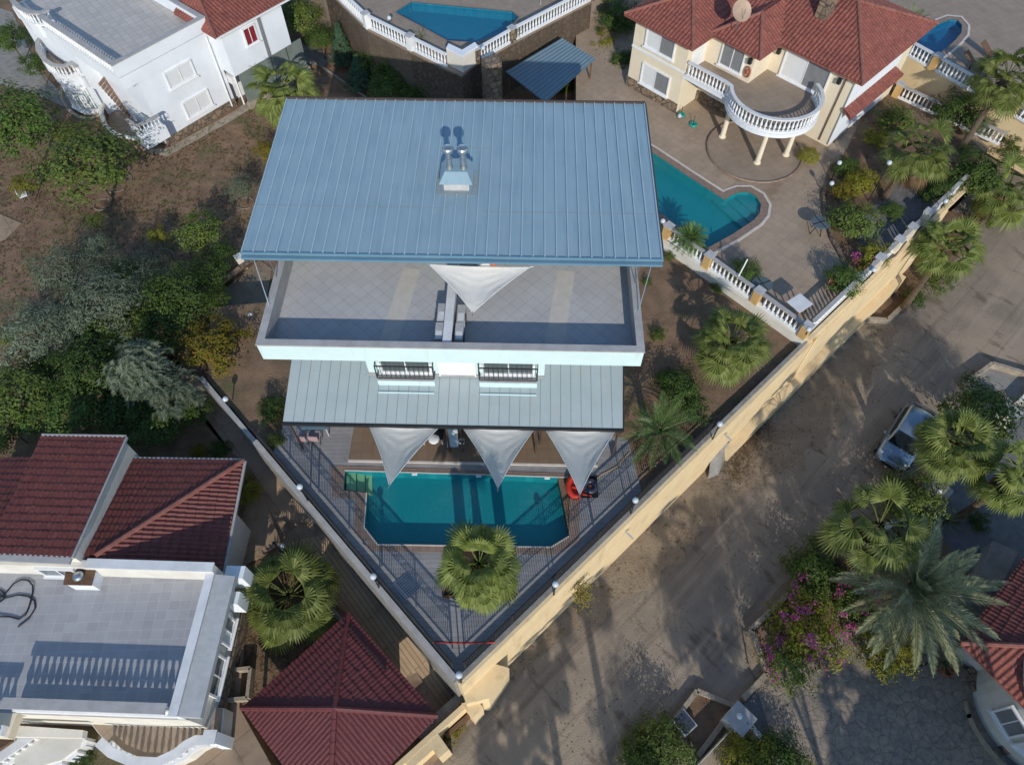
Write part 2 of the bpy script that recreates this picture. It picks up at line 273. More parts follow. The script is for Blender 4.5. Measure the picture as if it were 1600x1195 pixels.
M['stair'] = tiles('stair_boards', (.30, .20, .15), (.26, .17, .125), (.14, .09, .07), 3, .28, 0, .015, 0, .7, .3)
M['solar'] = mat('blue_grey_panel', (.055, .065, .10), rough=.3); M['awning'] = mat('pergola_sheet', (.13, .20, .245), (.11, .175, .215), 1, .5)
M['redcurtain'] = mat('red_curtain', (.26, .015, .03), (.14, .008, .02), 6, .8)
M['leafdark'] = leafmat('leaf_dark_green', [(.035, .068, .014), (.068, .12, .022), (.115, .175, .032)])
M['leafmid'] = leafmat('leaf_mid_green', [(.06, .095, .02), (.11, .155, .03), (.17, .22, .045)])
M['leafyel'] = leafmat('leaf_yellow_green', [(.13, .14, .015), (.22, .22, .02), (.33, .30, .04)])
M['leafolv'] = leafmat('leaf_olive_grey', [(.085, .115, .07), (.145, .18, .115), (.22, .25, .17)])
M['leafsil'] = leafmat('leaf_silver_green', [(.09, .13, .085), (.15, .19, .125), (.24, .27, .18)])
M['leafcon'] = leafmat('leaf_conifer', [(.035, .075, .045), (.06, .12, .065), (.09, .17, .085)])
M['leafautumn'] = leafmat('leaf_autumn', [(.10, .11, .012), (.20, .18, .015), (.28, .17, .02)])
M['leaffan'] = leafmat('palm_fan_leaf', [(.085, .115, .02), (.15, .185, .04), (.24, .27, .075)], .6)
M['leaffeather'] = leafmat('palm_feather_leaf', [(.06, .12, .035), (.11, .19, .05), (.18, .26, .08)], .4)
M['leafdate'] = leafmat('date_palm_leaf', [(.16, .19, .10), (.25, .28, .16), (.38, .38, .22)], .45)
M['flower'] = leafmat('magenta_flower', [(.30, .03, .14), (.42, .06, .24), (.45, .14, .26)])
M['dry'] = leafmat('dry_leaf', [(.10, .06, .03), (.16, .10, .05), (.24, .17, .09)])

# ------------------------------------------------------------------ component builders
def tile_mesh(mb, pts, pitch=.24, amp=.045, course=.36, under=.10):
    """barrel-tile covering on a planar convex polygon"""
    pts = [Vector(p) for p in pts]; n = V(0, 0, 0)
    for i in range(len(pts)): n += (pts[i] - pts[0]).cross(pts[(i + 1) % len(pts)] - pts[0])
    n.normalize()
    if n.z < 0: n = -n
    d = V(n.x, n.y, 0); d = (d - n * d.dot(n)).normalized() if d.length > 1e-4 else V(0, -1, 0)
    e = n.cross(d).normalized(); o = pts[0]
    A = [(p - o).dot(e) for p in pts]; B = [(p - o).dot(d) for p in pts]
    a0, a1, b0, b1 = min(A), max(A), min(B), max(B); k = 6; st = pitch / k
    na = int((a1 - a0) / st) + 2; nb = int((b1 - b0) / course) + 1
    bm = bmesh.new(); prev = None
    prof = [amp * (sin(pi * j / 4) if j <= 4 else -.25 * sin(pi * (j - 4) / 2)) for j in range(k)]
    jr = random.Random(int(abs(o.x * 31 + o.y * 17)) + 1)
    for r in range(nb):
        jt = [jr.gauss(0, .009) for _ in range(na // k + 2)]
        for (bb, lf) in ((b0 + r * course, 0.0), (b0 + (r + 1) * course, .035)):
            row = [bm.verts.new(o + e * (a0 + i * st + jt[i // k] * .6) + d * (bb + jt[i // k]) + n * (prof[i % k] + lf + .02 + abs(jt[i // k]) * .5)) for i in range(na)]
            if prev:
                for i in range(na - 1): bm.faces.new((prev[i], row[i], row[i + 1], prev[i + 1]))
            prev = row
    m = len(pts); c = sum(pts, V(0, 0, 0)) / m
    for i in range(m):
        p, q = pts[i], pts[(i + 1) % m]; nn = (q - p).cross(n).normalized()
        if (c - p).dot(nn) > 0: nn = -nn
        bmesh.ops.bisect_plane(bm, geom=bm.verts[:] + bm.edges[:] + bm.faces[:], plane_co=p, plane_no=nn, clear_outer=True)
    bm.verts.index_update(); base = len(mb.v)
    mb.v += [tuple(v.co) for v in bm.verts]; mb.f += [tuple(v.index + base for v in f.verts) for f in bm.faces]; bm.free()
    mb.hexa([p - V(0, 0, under) for p in pts], [p - n * .012 for p in pts]); return mb
def ridge(mb, a, b, r=.12, lift=.05):
    a = Vector(a); b = Vector(b); n = max(2, int((b - a).length / .38)); z = V(0, 0, lift)
    for i in range(n):
        mb.tube([a.lerp(b, i / n) + z, a.lerp(b, (i + 1.04) / n) + z], r * .86, 8, r)
    return mb
def window(parent, f, u0, u1, z0, z1, v, kind='slide', fr='paint'):
    """window on the wall plane v of frame f, standing proud towards -v"""
    t = .09; mb = MB()
    for (a, b, c, d) in ((u0, u1, z1 - t, z1), (u0, u1, z0, z0 + t), (u0, u0 + t, z0 + t, z1 - t), (u1 - t, u1, z0 + t, z1 - t)): f.box(mb, a, b, v - .10, v + .02, c, d)
    f.box(mb, u0 - .08, u1 + .08, v - .18, v - .002, z0 - .07, z0 - .003)
    w = part('window', mb, M[fr], parent); um = (u0 + u1) / 2
    L_, R_ = {'slide': ('shutter', 'shuttergrey'), 'shut': ('shutter', 'shutter'), 'glass': ('glass', 'glass'), 'pale': ('paleglass', 'paleglass'), 'red': ('redcurtain', 'redcurtain'), 'grey': ('shuttergrey', 'shuttergrey')}[kind]
    a = MB(); f.box(a, u0 + t, um, v - .05, v + .02, z0 + t, z1 - t); part('pane', a, M[L_], w)
    a = MB(); f.box(a, um + .001, u1 - t, v - .035, v + .02, z0 + t, z1 - t); part('pane', a, M[R_], w)
    a = MB(); f.box(a, um - .025, um + .025, v - .075, v - .052, z0 + t, z1 - t); part('mullion', a, M[fr], w)
    return w
_bal = {}
def baluster_mesh(h, m):
    k = (round(h, 2), m)
    if k not in _bal:
        mb = MB().lathe((0, 0, 0), [(.055, 0), (.055, .05 * h), (.035, .09 * h), (.05, .18 * h), (.078, .34 * h), (.06, .5 * h), (.032, .72 * h), (.045, .82 * h), (.03, .88 * h), (.055, .93 * h), (.055, h)], 8)
        me = mesh_of('baluster', mb, smooth=True); me.materials.append(M[m]); _bal[k] = me
    return _bal[k]
def balustrade(label, pts, z, h=.85, piers=(), pier='yellowpier', rail='paint', group=None, spacing=.27, plinth=.12, railw=.20, cat='balustrade', wall=None, capm=None, maxn=98, fat=1.0):
    pts = [V(p[0], p[1], z) for p in pts]
    root = thing('balustrade', label, cat, pts[0], group)
    a = MB(); b = MB(); n = len(pts)
    def run(mb, w, z0, z1):
        for i in range(n - 1):
            d = (pts[i + 1] - pts[i]).normalized(); p = pts[i]; q = pts[i + 1]; s_ = V(-d.y, d.x, 0)
            def off(j, sg):
                if 0 < j < n - 1:
                    d0 = (pts[j] - pts[j - 1]).normalized(); d1 = (pts[j + 1] - pts[j]).normalized(); m_ = (V(-d0.y, d0.x, 0) + V(-d1.y, d1.x, 0)).normalized()
                    return pts[j] + m_ * sg * w / 2 / max(.4, m_.dot(V(-d.y, d.x, 0)))
                return pts[j] + V(-d.y, d.x, 0) * sg * w / 2
            mb.prism([off(i, 1), off(i + 1, 1), off(i + 1, -1), off(i, -1)], z0, z1)
    run(a, railw, z + h - .09, z + h); run(b, railw * .9, z, z + plinth)
    part('rail', a, M[capm or rail], root); part('plinth', b, M[rail], root)
    me = baluster_mesh(h - .09 - plinth, rail)
    tot = sum((pts[i + 1] - pts[i]).length for i in range(n - 1)); spacing = max(spacing, tot / maxn)
    pp = [V(q[0], q[1], z) for q in piers]
    k = int(tot / spacing)
    for j in range(k + 1):
        s_ = (j + .5) * tot / (k + 1); i = 0
        while i < n - 2 and s_ > (pts[i + 1] - pts[i]).length: s_ -= (pts[i + 1] - pts[i]).length; i += 1
        q = pts[i] + (pts[i + 1] - pts[i]).normalized() * s_
        if any((q - t).length < .26 for t in pp): continue
        inst('baluster', me, root, q - org[root] + V(0, 0, plinth), (0, 0, 0), (fat, fat, 1))
    for q in pp:
        i = min(range(n - 1), key=lambda i: abs((q - pts[i]).length + (q - pts[i + 1]).length - (pts[i + 1] - pts[i]).length)); d = pts[i + 1] - pts[i]; f = Fr(q, atan2(d.y, d.x))
        a = MB(); f.box(a, -.2, .2, -.2, .2, z - .0, z + h + .02); pr_ = part('pier', a, M[pier], root)
        a = MB(); f.box(a, -.235, .235, -.235, .235, z + h + .021, z + h + .09); part('cap', a, M['capgrey'], pr_)
    return root
def globe_lamp(p, label, h=.45, r=.135):
    t = thing('globe_lamp', label, 'lamp', p, 'white globe lamps on walls and piers')
    inst('stem', _lamp['stem'], t, (0, 0, 0), (0, 0, 0), (1, 1, h)); inst('globe', _lamp['globe'], t, (0, 0, h + r * .8), (0, 0, 0), (r, r, r)); inst('collar', _lamp['collar'], t, (0, 0, h - .03)); return t
_lamp = {}
for k, mb, m in (('stem', MB().lathe((0, 0, 0), [(.045, 0), (.03, .1), (.03, 1)], 8), 'dark'), ('globe', MB().ball((0, 0, 0), 1, 20, 14), 'globe'), ('collar', MB().lathe((0, 0, 0), [(.05, 0), (.09, .03), (.07, .06)], 10), 'dark')):
    me = mesh_of(k, mb, smooth=(k == 'globe')); me.materials.append(M[m]); _lamp[k] = me
def fence(label, a, b, z, h=1.05, step=.12, posts=2.4, lattice=True, group=None):
    a = V(a[0], a[1], z); b = V(b[0], b[1], z); root = thing('iron_railing', label, 'railing', a, group); d = b - a; L = d.length; d.normalize()
    r = MB().bar(a + V(0, 0, h), b + V(0, 0, h), .06, .05); r.bar(a + V(0, 0, .08), b + V(0, 0, .08), .04, .04); part('rail', r, M['dark'], root)
    n = max(1, round(L / posts))
    for i in range(n + 1):
        q = a + d * (L * i / n); q = q + d * (.03 if i == 0 else -.03 if i == n else 0); part('post', MB().bar(q, q + V(0, 0, h + .06), .06), M['dark'], root)
    br = MB(); k = int(L / step)
    for i in range(1, k): q = a + d * (L * i / k); br.bar(q + V(0, 0, .09), q + V(0, 0, h - .03), .03)
    if lattice:
        s = .16; m = int(L / s)
        for z0 in (.52, .74): br.bar(a + V(0, 0, z0), b + V(0, 0, z0), .02, .02)
        for i in range(m):
            q = a + d * (i * L / m); w = d * (L / m); br.bar(q + V(0, 0, .53), q + w + V(0, 0, .73), .016); br.bar(q + V(0, 0, .73), q + w + V(0, 0, .53), .016)
    part('bars', br, M['dark'], root); return root
# ------------------------------------------------------------------ vegetation builders
def leaf(mb, c, n, w, l, fold=.25, rng=rnd):
    n = n.normalized(); t = n.cross(V(rng.uniform(-1, 1), rng.uniform(-1, 1), rng.uniform(-1, 1)))
    if t.length < .05: t = n.cross(V(1, 0, .3))
    t.normalize(); s = n.cross(t); a = c - t * l * .5; b = c + t * l * .5
    mb.add([a, c + s * w * .5 + n * w * fold, b, c - s * w * .5 + n * w * fold], [(0, 1, 2), (0, 2, 3)])
def crown_mesh(kind, seed):
    r = random.Random(seed); mb = MB()
    P = {'round': (46, 90, .30, .085, .85), 'open': (42, 80, .26, .08, .8), 'olive': (58, 85, .24, .065, .75), 'dense': (60, 90, .27, .075, .9), 'hedge': (90, 55, .2, .06, .75)}[kind]
    nc, nl, cr, ls, sq = P
    for i in range(nc):
        th = i * 2.39996 + r.uniform(-.4, .4); zz = 1 - 1.45 * (i + .5) / nc; rr = sqrt(max(0, 1 - min(1, zz * zz)))
        k = (r.uniform(.4, 1.14) if kind != 'hedge' else r.uniform(.78, .88)) if kind != 'open' else r.uniform(.35, 1.1)
        c = V(cos(th) * rr * k, sin(th) * rr * k, zz * k * sq); cs = cr * r.uniform(.6, 1.25)
        if kind in ('open', 'olive') and r.random() < .13: continue
        for j in range(int(nl * r.uniform(.6, 1.2))):
            q = V(r.gauss(0, 1), r.gauss(0, 1), r.gauss(0, .75)); q = q * (cs * .55)
            if q.length > cs * 1.5: continue
            n = (q * 1.2 + c * .7 + V(r.uniform(-.5, .5), r.uniform(-.5, .5), .45 + r.uniform(-.3, .5)) * .6)
            sz = ls * r.uniform(.6, 1.3); leaf(mb, c + q, n, sz * (.45 if kind == 'olive' else .7), sz * (1.7 if kind == 'olive' else 1.25), rng=r)
    return mb
def weeping_mesh(seed, n=300):
    r = random.Random(seed); mb = MB()
    for i in range(n):
        th = i * 2.39996; zz = 1 - 1.3 * (i + .5) / n; k = r.uniform(.35, .95); rr = sqrt(max(0, 1 - zz * zz)) * k
        c = V(cos(th) * rr, sin(th) * rr, zz * .8); tb_ = th + r.uniform(-1.7, 1.7); d = V(cos(tb_), sin(tb_), r.uniform(-.1, .7)).normalized(); L = r.uniform(.18, .36); c = c + V(noise.noise(c * 2.3 + V(seed, 0, 0)), noise.noise(c * 2.3 + V(0, seed, 9)), noise.noise(c * 1.7)) * .45
        for j in range(26):
            t = j / 26; p = c + d * L * t + V(0, 0, -.35 * t * t * L / .3); s = d.cross(V(0, 0, 1)).normalized() * (1 if j % 2 else -1)
            q = p + (d * .7 + s * r.uniform(.4, 1) + V(0, 0, r.uniform(-.7, .2))) * r.uniform(.09, .16); w = V(-s.y, s.x, 0) * .009 + V(0, 0, .006)
            mb.add([p - w, p + w, q], [(0, 1, 2)])
            w2 = s * .012; mb.add([p - w2, p + w2 + V(0, 0, .01), q + V(0, 0, -.03)], [(0, 1, 2)])
    return mb
def conifer_mesh(seed):
    r = random.Random(seed); mb = MB()
    for i in range(420):
        h = r.random() ** 1.3; rr = (1 - h) * r.uniform(.55, 1.0); th = r.uniform(0, 2 * pi); d = V(cos(th), sin(th), .25)
        for j in range(9):
            c = d * rr * (.75 + .25 * j / 9) + V(0, 0, h * 2.2); c.x += r.gauss(0, .04); c.y += r.gauss(0, .04); leaf(mb, c, V(d.x, d.y, 1.0), .05, .17, rng=r)
    return mb
def trunk_mesh(seed, n=6):
    """unit height; limbs reach into the crown"""
    r = random.Random(seed); mb = MB(); top = V(r.uniform(-.06, .06), r.uniform(-.06, .06), .62)
    mb.tube([(0, 0, -.1), (.01, 0, .1), top * .6, top], .055, 8, .038)
    for i in range(n):
        th = i * 2.4 + r.uniform(-.3, .3); e = V(cos(th) * r.uniform(.2, .42), sin(th) * r.uniform(.2, .42), r.uniform(.85, 1.12))
        m = top.lerp(e, .5) + V(0, 0, -.04); mb.tube([top - V(0, 0, .06), m, e], .026, 6, .008)
        for j in range(2):
            e2 = m + V(r.uniform(-.2, .2), r.uniform(-.2, .2), r.uniform(.1, .25)); mb.tube([m, e2], .012, 5, .005)
    return mb
def fan_mesh(seed, nl=34, R=1.0, dropf=1.0, up=1.0):
    r = random.Random(seed); mb = MB()
    for i in range(nl):
        t = (i + .5) / nl; th = i * 2.39996 + r.uniform(-.25, .25); el = radians(74 * up - 92 * dropf * t ** .9 + r.uniform(-12, 12))
        d = V(cos(th) * cos(el), sin(th) * cos(el), sin(el)); pl = R * r.uniform(.66, .98) * (1.12 if nl < 30 else 1); p0 = V(cos(th), sin(th), 0) * .08 + V(0, 0, .05 - .35 * t)
        p1 = p0 + d * pl * .55; p2 = p0 + d * pl + V(0, 0, -.10 * pl)
        mb.tube([p0, p1, p2], .022, 5, .014)
        d2 = (p2 - p1).normalized(); d2 = (d2 + V(0, 0, -.25)).normalized(); side = d2.cross(V(0, 0, 1)).normalized(); nrm = side.cross(d2).normalized()
        roll = r.uniform(-.35, .35); side2 = side * cos(roll) + nrm * sin(roll); nrm = side2.cross(d2).normalized(); side = side2
        ns = 25; bl = R * r.uniform(.62, .98); sp = radians(r.uniform(88, 118))
        for j in range(ns):
            a = -sp + 2 * sp * j / (ns - 1); L = bl * (.62 + .38 * cos(a * .62)) * r.uniform(.92, 1.04); dd = d2 * cos(a) + side * sin(a); w = nrm.cross(dd).normalized() * (.043 * R)
            fold = nrm * (.02 if j % 2 else -.012); dr = V(0, 0, -1)
            q0 = p2 + nrm * (.03 * abs(sin(a))); q1 = p2 + dd * L * .5 + fold + nrm * .04 + dr * L * .04; q2 = p2 + dd * L * .8 + dr * L * .14; q3 = p2 + dd * L * (1.0) + dr * L * r.uniform(.10, .30)
            mb.add([q0, q1 - w * 1.1 - fold, q1 + fold, q1 + w * 1.1 - fold, q2 - w * .55, q2 + w * .55, q3], [(0, 1, 2), (0, 2, 3), (1, 4, 5, 3), (4, 6, 5)])
    return mb
def feather_mesh(seed, nl=40, R=2.2, e0=80, e1=-25, droop=.45, lw=.028, ll=.42, pairs=34, vang=.35):
    r = random.Random(seed); mb = MB()
    for i in range(nl):
        t = (i + .5) / nl; th = i * 2.39996 + r.uniform(-.2, .2); el = radians(e0 + (e1 - e0) * t ** .85 + r.uniform(-6, 6)); L = R * (.7 + .3 * min(1, t * 2.2)) * r.uniform(.9, 1.05)
        d = V(cos(th) * cos(el), sin(th) * cos(el), sin(el)); p = V(cos(th), sin(th), 0) * .10 + V(0, 0, .1 - .3 * t); pts = [p]; n = 12
        for k in range(n):
            d = (d + V(0, 0, -droop * 1.6 / n * (.4 + k / n))).normalized(); pts.append(pts[-1] + d * L / n)
        mb.tube(pts, .026, 5, .006)
        for k in range(pairs):
            s = .12 + .88 * (k + .5) / pairs; x = s * n; a = min(n - 1, int(x)); q = pts[a].lerp(pts[a + 1], x - a); dd = (pts[a + 1] - pts[a]).normalized(); sd = dd.cross(V(0, 0, 1)).normalized(); up = sd.cross(dd).normalized()
            l = ll * (sin(pi * min(1, .18 + s * .86)) ** .6 + .12) * r.uniform(.85, 1.1)
            for sg in (-1, 1):
                e = (dd * (.62 + .5 * s) + sd * sg * (1.0 - .35 * s) + up * (vang + r.uniform(-.15, .15))).normalized(); tip = q + e * l + V(0, 0, -.12 * l); w = dd * lw; mid = q.lerp(tip, .45) + V(0, 0, .03 * l)
                mb.add([q, mid - w * .6, tip, mid + w * .6], [(0, 1, 2, 3)])
    return mb
def palm_trunk_mesh(seed, skirt_=False):
    r = random.Random(seed); mb = MB(); prof = []
    n = 40
    for i in range(n + 1):
        z = i / n; prof.append((1.15 - .3 * min(1, z * 4) + (.10 if i % 2 else 0), z))
    mb.lathe((0, 0, 0), prof, 10); return mb
PM = {}
def pm(key, fn, m, smooth=False):
    if key not in PM:
        me = mesh_of(key.split(':')[0], fn(), smooth=smooth); PM[key] = me
    me = PM[key]; k2 = key + '|' + m
    if k2 not in PM:
        me2 = me.copy(); me2.materials.clear(); me2.materials.append(M[m]); PM[k2] = me2
    return PM[k2]
def tree(name, kind, m, px, py, zc, zg, r, label, cat='tree', group=None, seed=0, sq=1.0, rz=None, bark='bark'):
    """crown centre seen at px,py at height zc; foot on the ground at zg"""
    if kind != 'weep' and zg > -4.4: zc = min(zc, zg + 1.15 * r + .35)
    c = un(px, py, zc); t = thing(name, label, cat, (c.x, c.y, zg), group, rz if rz is not None else (px * 1.7 + py) % 6.28); h = max(.3, zc - zg)
    fn = {'weep': lambda: weeping_mesh(seed), 'conifer': lambda: conifer_mesh(seed)}.get(kind, lambda: crown_mesh(kind, seed))
    w = min(.9, max(r, .4)) * 1.0
    inst('trunk', pm('trunk:%d' % (seed % 2), lambda: trunk_mesh(seed % 2), bark), t, (0, 0, 0), (0, 0, 0), (r * .9, r * .9, h + .05))
    inst('crown', pm('crown:%s%d' % (kind, seed), fn, m), t, (0, 0, h if kind != 'conifer' else h * .2), (0, 0, 0), (r, r, r * sq)); return t
def bush(name, kind, m, px, py, zg, r, label, cat='shrub', group=None, seed=0, sq=.85, stems=True):
    zg = 0.05 if zg == -.5 else zg; z = zg + r * .55; c = un(px, py, z); t = thing(name, label, cat, (c.x, c.y, zg), group, (px * 1.3 + py) % 6.28)
    if stems: inst('stem', pm('trunk:1', lambda: trunk_mesh(1), 'bark'), t, (0, 0, 0), (0, 0, 0), (r, r, r * .7))
    inst('foliage', pm('crown:%s%d' % (kind, seed), lambda: crown_mesh(kind, seed), m), t, (0, 0, r * .55), (0, 0, 0), (r, r, r * sq)); return t
def palm(px, py, zc, zg, r, label, kind='fan', seed=0, group='fan palms', lean=(0, 0), name='fan_palm', tr=.17):
    c = un(px, py, zc); t = thing(name, label, 'palm tree', (c.x - lean[0], c.y - lean[1], zg), group, 0.0); h = zc - zg; n = 8
    rot = (px + py) % 6.28
    # leaning tapered trunk with leaf-scar rings
    mb = MB(); k = 30; ring = []
    for i in range(k + 1):
        s = i / k; q = org[t] + V(lean[0] * s ** 1.4, lean[1] * s ** 1.4, h * s); rr = tr * (1.35 - .45 * min(1, s * 3) + (.12 if i % 2 else 0) + (.35 * max(0, s - .85) / .15)); ring.append([q + V(cos(2 * pi * j / 10) * rr, sin(2 * pi * j / 10) * rr, 0) for j in range(10)])
    mb.add([p for q in ring for p in q], [(i * 10 + j, i * 10 + (j + 1) % 10, (i + 1) * 10 + (j + 1) % 10, (i + 1) * 10 + j) for i in range(k) for j in range(10)])
    part('trunk', mb, M['palmbark'], t)
    g = {'fan': (lambda: fan_mesh(seed), 'leaffan', 1.72), 'fanloose': (lambda: fan_mesh(seed, 17 + seed % 4 * 4, 1.0, .85 + seed % 5 * .08, .8 + seed % 3 * .1), 'leaffan', 1.85), 'feather': (lambda: feather_mesh(seed, 22, 2.0, 72, -12, .5), 'leaffeather', 2.2), 'date': (lambda: feather_mesh(seed, 64, 3.0, 84, -30, .30, .042, .42, 46, .4), 'leafdate', 3.0),
         'cycad': (lambda: feather_mesh(seed, 60, 1.0, 78, -15, .55, .02, .2, 26, .1), 'leaffeather', 1.0), 'agave': (lambda: feather_mesh(seed, 26, 1.0, 75, 0, .1, .03, .05, 12, .1), 'leafdate', 1.0)}[kind]
    s = r / g[2]; inst('crown', pm('palmcrown:%s%d' % (kind, seed), g[0], g[1]), t, (lean[0], lean[1], h), (0, 0, rot), (s, s, s))
    if kind in ('fan', 'fanloose') and h > 1.5: # dead leaf bases below the crown
        b = MB(); rr_ = random.Random(seed + 5)
        for i in range(60):
            th = i * 2.4; z0 = -rr_.uniform(.25, .8); a = V(lean[0] + cos(th) * tr, lean[1] + sin(th) * tr, h + z0) + org[t]; e = a + V(cos(th) * .22, sin(th) * .22, -rr_.uniform(.1, .35)); b.bar(a, e, .05, .015)
        part('dead_leaves', b, M['dry'], t)
        if seed % 2 == 0 or seed > 30: inst('dead_fronds', pm('deadfronds:%d' % (seed % 3), lambda: fan_mesh(90 + seed % 3, 5, .8, .9, -.45), 'dry'), t, (lean[0], lean[1], h - .35), (0, 0, rot + 1), (s, s, s))
    return t
# ================================================================== GROUND, ROAD, TERRACES
g = MB().prism([(-160, -120), (190, -120), (190, 220), (-160, 220)], -6.6, -5.4); structure('ground', g, M['dirt'])
ZR = -4.5
wl0 = un(311, 580, .35); ap = un(717, 1060, .35); wr1 = un(1258, 533, .35); wr2 = un(1428, 371, .35); wr3 = un(1484, 316, .35)
dL = (wl0 - ap).normalized(); dR = (wr2 - ap).normalized(); wr3 = ap + dR * (wr3 - ap).length; wrF = ap + dR * 62; wlF = ap + dL * 30
nL = V(dL.y, -dL.x, 0); nL = nL if nL.x > 0 else -nL       # into the deck
nR = V(-dR.y, dR.x, 0); nR = nR if nR.x < 0 else -nR
swd = un(610, 1195, -2.6); swF = swd + (swd - ap) * 1.2
road = [swF, V(swF.x, -30, 0), V(70, -30, 0), V(70, 90, 0), V(wrF.x + 3, 90, 0), wrF + nR * .4, ap + nR * .4 + dR * .6, ap + V(.3, .2, 0)]
structure('road', sheet([V(p.x, p.y, 0) for p in road], ZR), M['road'])
vg = [ap + V(.2, -.3, 0), ap + dR * 5 - nR * 1.2, ap + dR * 11 - nR * 2.6, ap + dR * 16 - nR * 2.2, ap + dR * 21 - nR * 3.6, ap + dR * 25 - nR * 3.4, ap + dR * 29 - nR * 3.0, ap + dR * 34 - nR * 1.4, ap + dR * 34 + nR * .1, ap + V(.2, .1, 0)]
vo_ = []
for i in range(len(vg) - 1):
    if 1 <= i <= 6:
        for k in range(14):
            p = vg[i].lerp(vg[i + 1], k / 14); w_ = noise.noise(V(p.x * .9, p.y * .9, 3)) * .8 + noise.noise(V(p.x * 3, p.y * 3, 5)) * .35; vo_.append(p - nR * w_)
    else: vo_.append(vg[i])
vo_.append(vg[-1]); structure('verge', sheet(vo_, ZR + .012), M['verge'])
# left gardens
zl = -1.9
lg = [(-75, 75), (-75, -8)] + [(p.x, p.y) for p in (un(200, 1300, -1.9), un(345, 1100, -1.9), un(340, 880, -1.9), un(396, 742, -1.9), un(345, 690, -1.9), un(240, 565, -1.9), un(262, 545, -1.9))] + [tuple((wl0).xy), (-9.5, 19), (-9.5, 30), (-1, 36), (2.8, 40), (5, 60), (5, 75)]
q = [V(a[0], a[1], 0) for a in lg]; structure('garden_ground', skirt(sheet(q, zl), q, zl, -5.6), M['garden'])
def fan_surface(left, right):
    mb = MB(); mb.add(left + right, [(i, i + 1, len(left) + i + 1, len(left) + i) for i in range(len(left) - 1)]); return mb
aL_ = [un(245, 550, -1.45), un(350, 690, -1.9), un(392, 760, -2.25), un(440, 850, -2.75), un(520, 945, -3.2), un(610, 1065, -3.7), un(640, 1180, -4.0)]
aR_ = [wl0 + V(0, 0, -1.8), un(395, 690, -1.9), un(452, 762, -2.25), un(508, 838, -2.75), un(590, 935, -3.2), un(672, 1035, -3.7), un(735, 1090, -4.0)]
aR_ = [V((ap + dL * (p - ap).dot(dL)).x, (ap + dL * (p - ap).dot(dL)).y, p.z) for p in aR_[:-1]] + [V(ap.x, ap.y, -4.0)]
structure('alley_path', fan_surface(aL_[:4], aR_[:4]), M['alley']); structure('alley_ramp', fan_surface(aL_[3:], aR_[3:]), M['ramp'])
lowp = [un(350, 838, -2.7), un(380, 745, -2.5), un(400, 770, -2.5), un(440, 850, -2.8), un(384, 880, -2.8), un(390, 1095, -3.2), un(520, 1300, -3.6), un(250, 1300, -3.4), un(330, 1120, -3.2)]
hp = un2([(330, 860), (398, 735), (440, 850), (385, 882), (384, 960), (374, 1105), (500, 1330), (150, 1330), (290, 1120)], -2.4)
structure('house_path', skirt(sheet(hp, -2.38), hp, -2.38, -5.5), M['alley'])
pb = un2([(385, 882), (440, 850), (620, 1045), (560, 1120), (374, 1105)], -2.5)
structure('palm_bed', skirt(sheet(pb, -2.5), pb, -2.5, -5.5), M['garden'])
structure('carport_floor', sheet([un(385, 1100, -3.3), un(640, 1030, -3.5), un(700, 1130, -3.6), un(600, 1400, -3.6), un(380, 1400, -3.5)], -3.72), M['alley'])
# strip of garden between alley wall and villa, and the sloping east garden
q = [ap + dL * (wl0 - ap).length * .995 + nL * .1, ap + dL * 13.6 + nL * .1, un(452, 700, -.3), V(-8, 16.5, 0), V(-8, 24.5, 0), un(330, 480, -.35)]
structure('side_garden', skirt(sheet(q, -.35), q, -.35, -2.2), M['garden'])
q = [V((ap + dR * 6.5 + nR * .12).x, (ap + dR * 6.5 + nR * .12).y, -.05), ap + dR * ((un(1008, 776, 0) - ap).dot(dR)) + nR * .1, wr1 + nR * .15, un(1034, 374, .25), un(960, 210, .25), V(2, 30, .25), V(2, 14, -.05)]
q[1].z = -.05; q[2].z = .12
structure('east_garden', skirt(sheet(q, None), q, None, -5), M['garden'])
# pool deck of the villa
pool = un2([(539, 735), (890, 746), (889, 838), (861, 855), (590, 851), (569, 824), (573, 770), (537, 766)], 0)
deck = [ap + V(0, .12, 0), ap + dL * ((un(424, 712, 0) - ap).dot(dL)) + nL * .1, un(452, 640, 0), V(-8.8, 19, 0), V(4.6, 19, 0), un(972, 655, 0), un(989, 713, 0), ap + dR * ((un(1007, 777, 0) - ap).dot(dR)) + nR * .2]
cope = [un(516, 727, 0), un(905, 740, 0), un(905, 846, 0), un(868, 866, 0), un(580, 861, 0), un(553, 830, 0), un(556, 779, 0), un(520, 776, 0)]
pl_ = V(-1.36, 9.3, 0); plq = [V(-2.8, 8.32, 0), V(.1, 8.28, 0), V(.12, 10.25, 0), V(-2.78, 10.28, 0)]
structure('pool_deck', skirt(sheet(deck, 0, [cope, plq]), deck, 0, -5), M['deckfloor'])
pr_ = thing('swimming_pool', 'long teal mosaic swimming pool with chamfered corners set in the wedge shaped deck', 'pool', (pool[0].x, pool[0].y, 0))
cpm = sheet(cope, 0.02, [pool]); skirt(cpm, cope, .02, -.05)
part('coping', cpm, M['coping'], pr_)
def basin(pool, zb, zt):
    b = sheet(pool, zb); a = sum(pool[i].x * pool[(i + 1) % len(pool)].y - pool[(i + 1) % len(pool)].x * pool[i].y for i in range(len(pool))); n = len(pool)
    b.add([V(p.x, p.y, zb) for p in pool] + [V(p.x, p.y, zt) for p in pool], [(i, (i + 1) % n, n + (i + 1) % n, n + i) for i in range(n)]); return b
part('basin', basin(pool, -.58, .0), M['pooltile'], pr_)
e = MB()
for i in (0, 2, 3, 4, 5): e.bar(pool[i] + V(0, 0, .03), pool[(i + 1) % 8] + V(0, 0, .03), .05, .03)
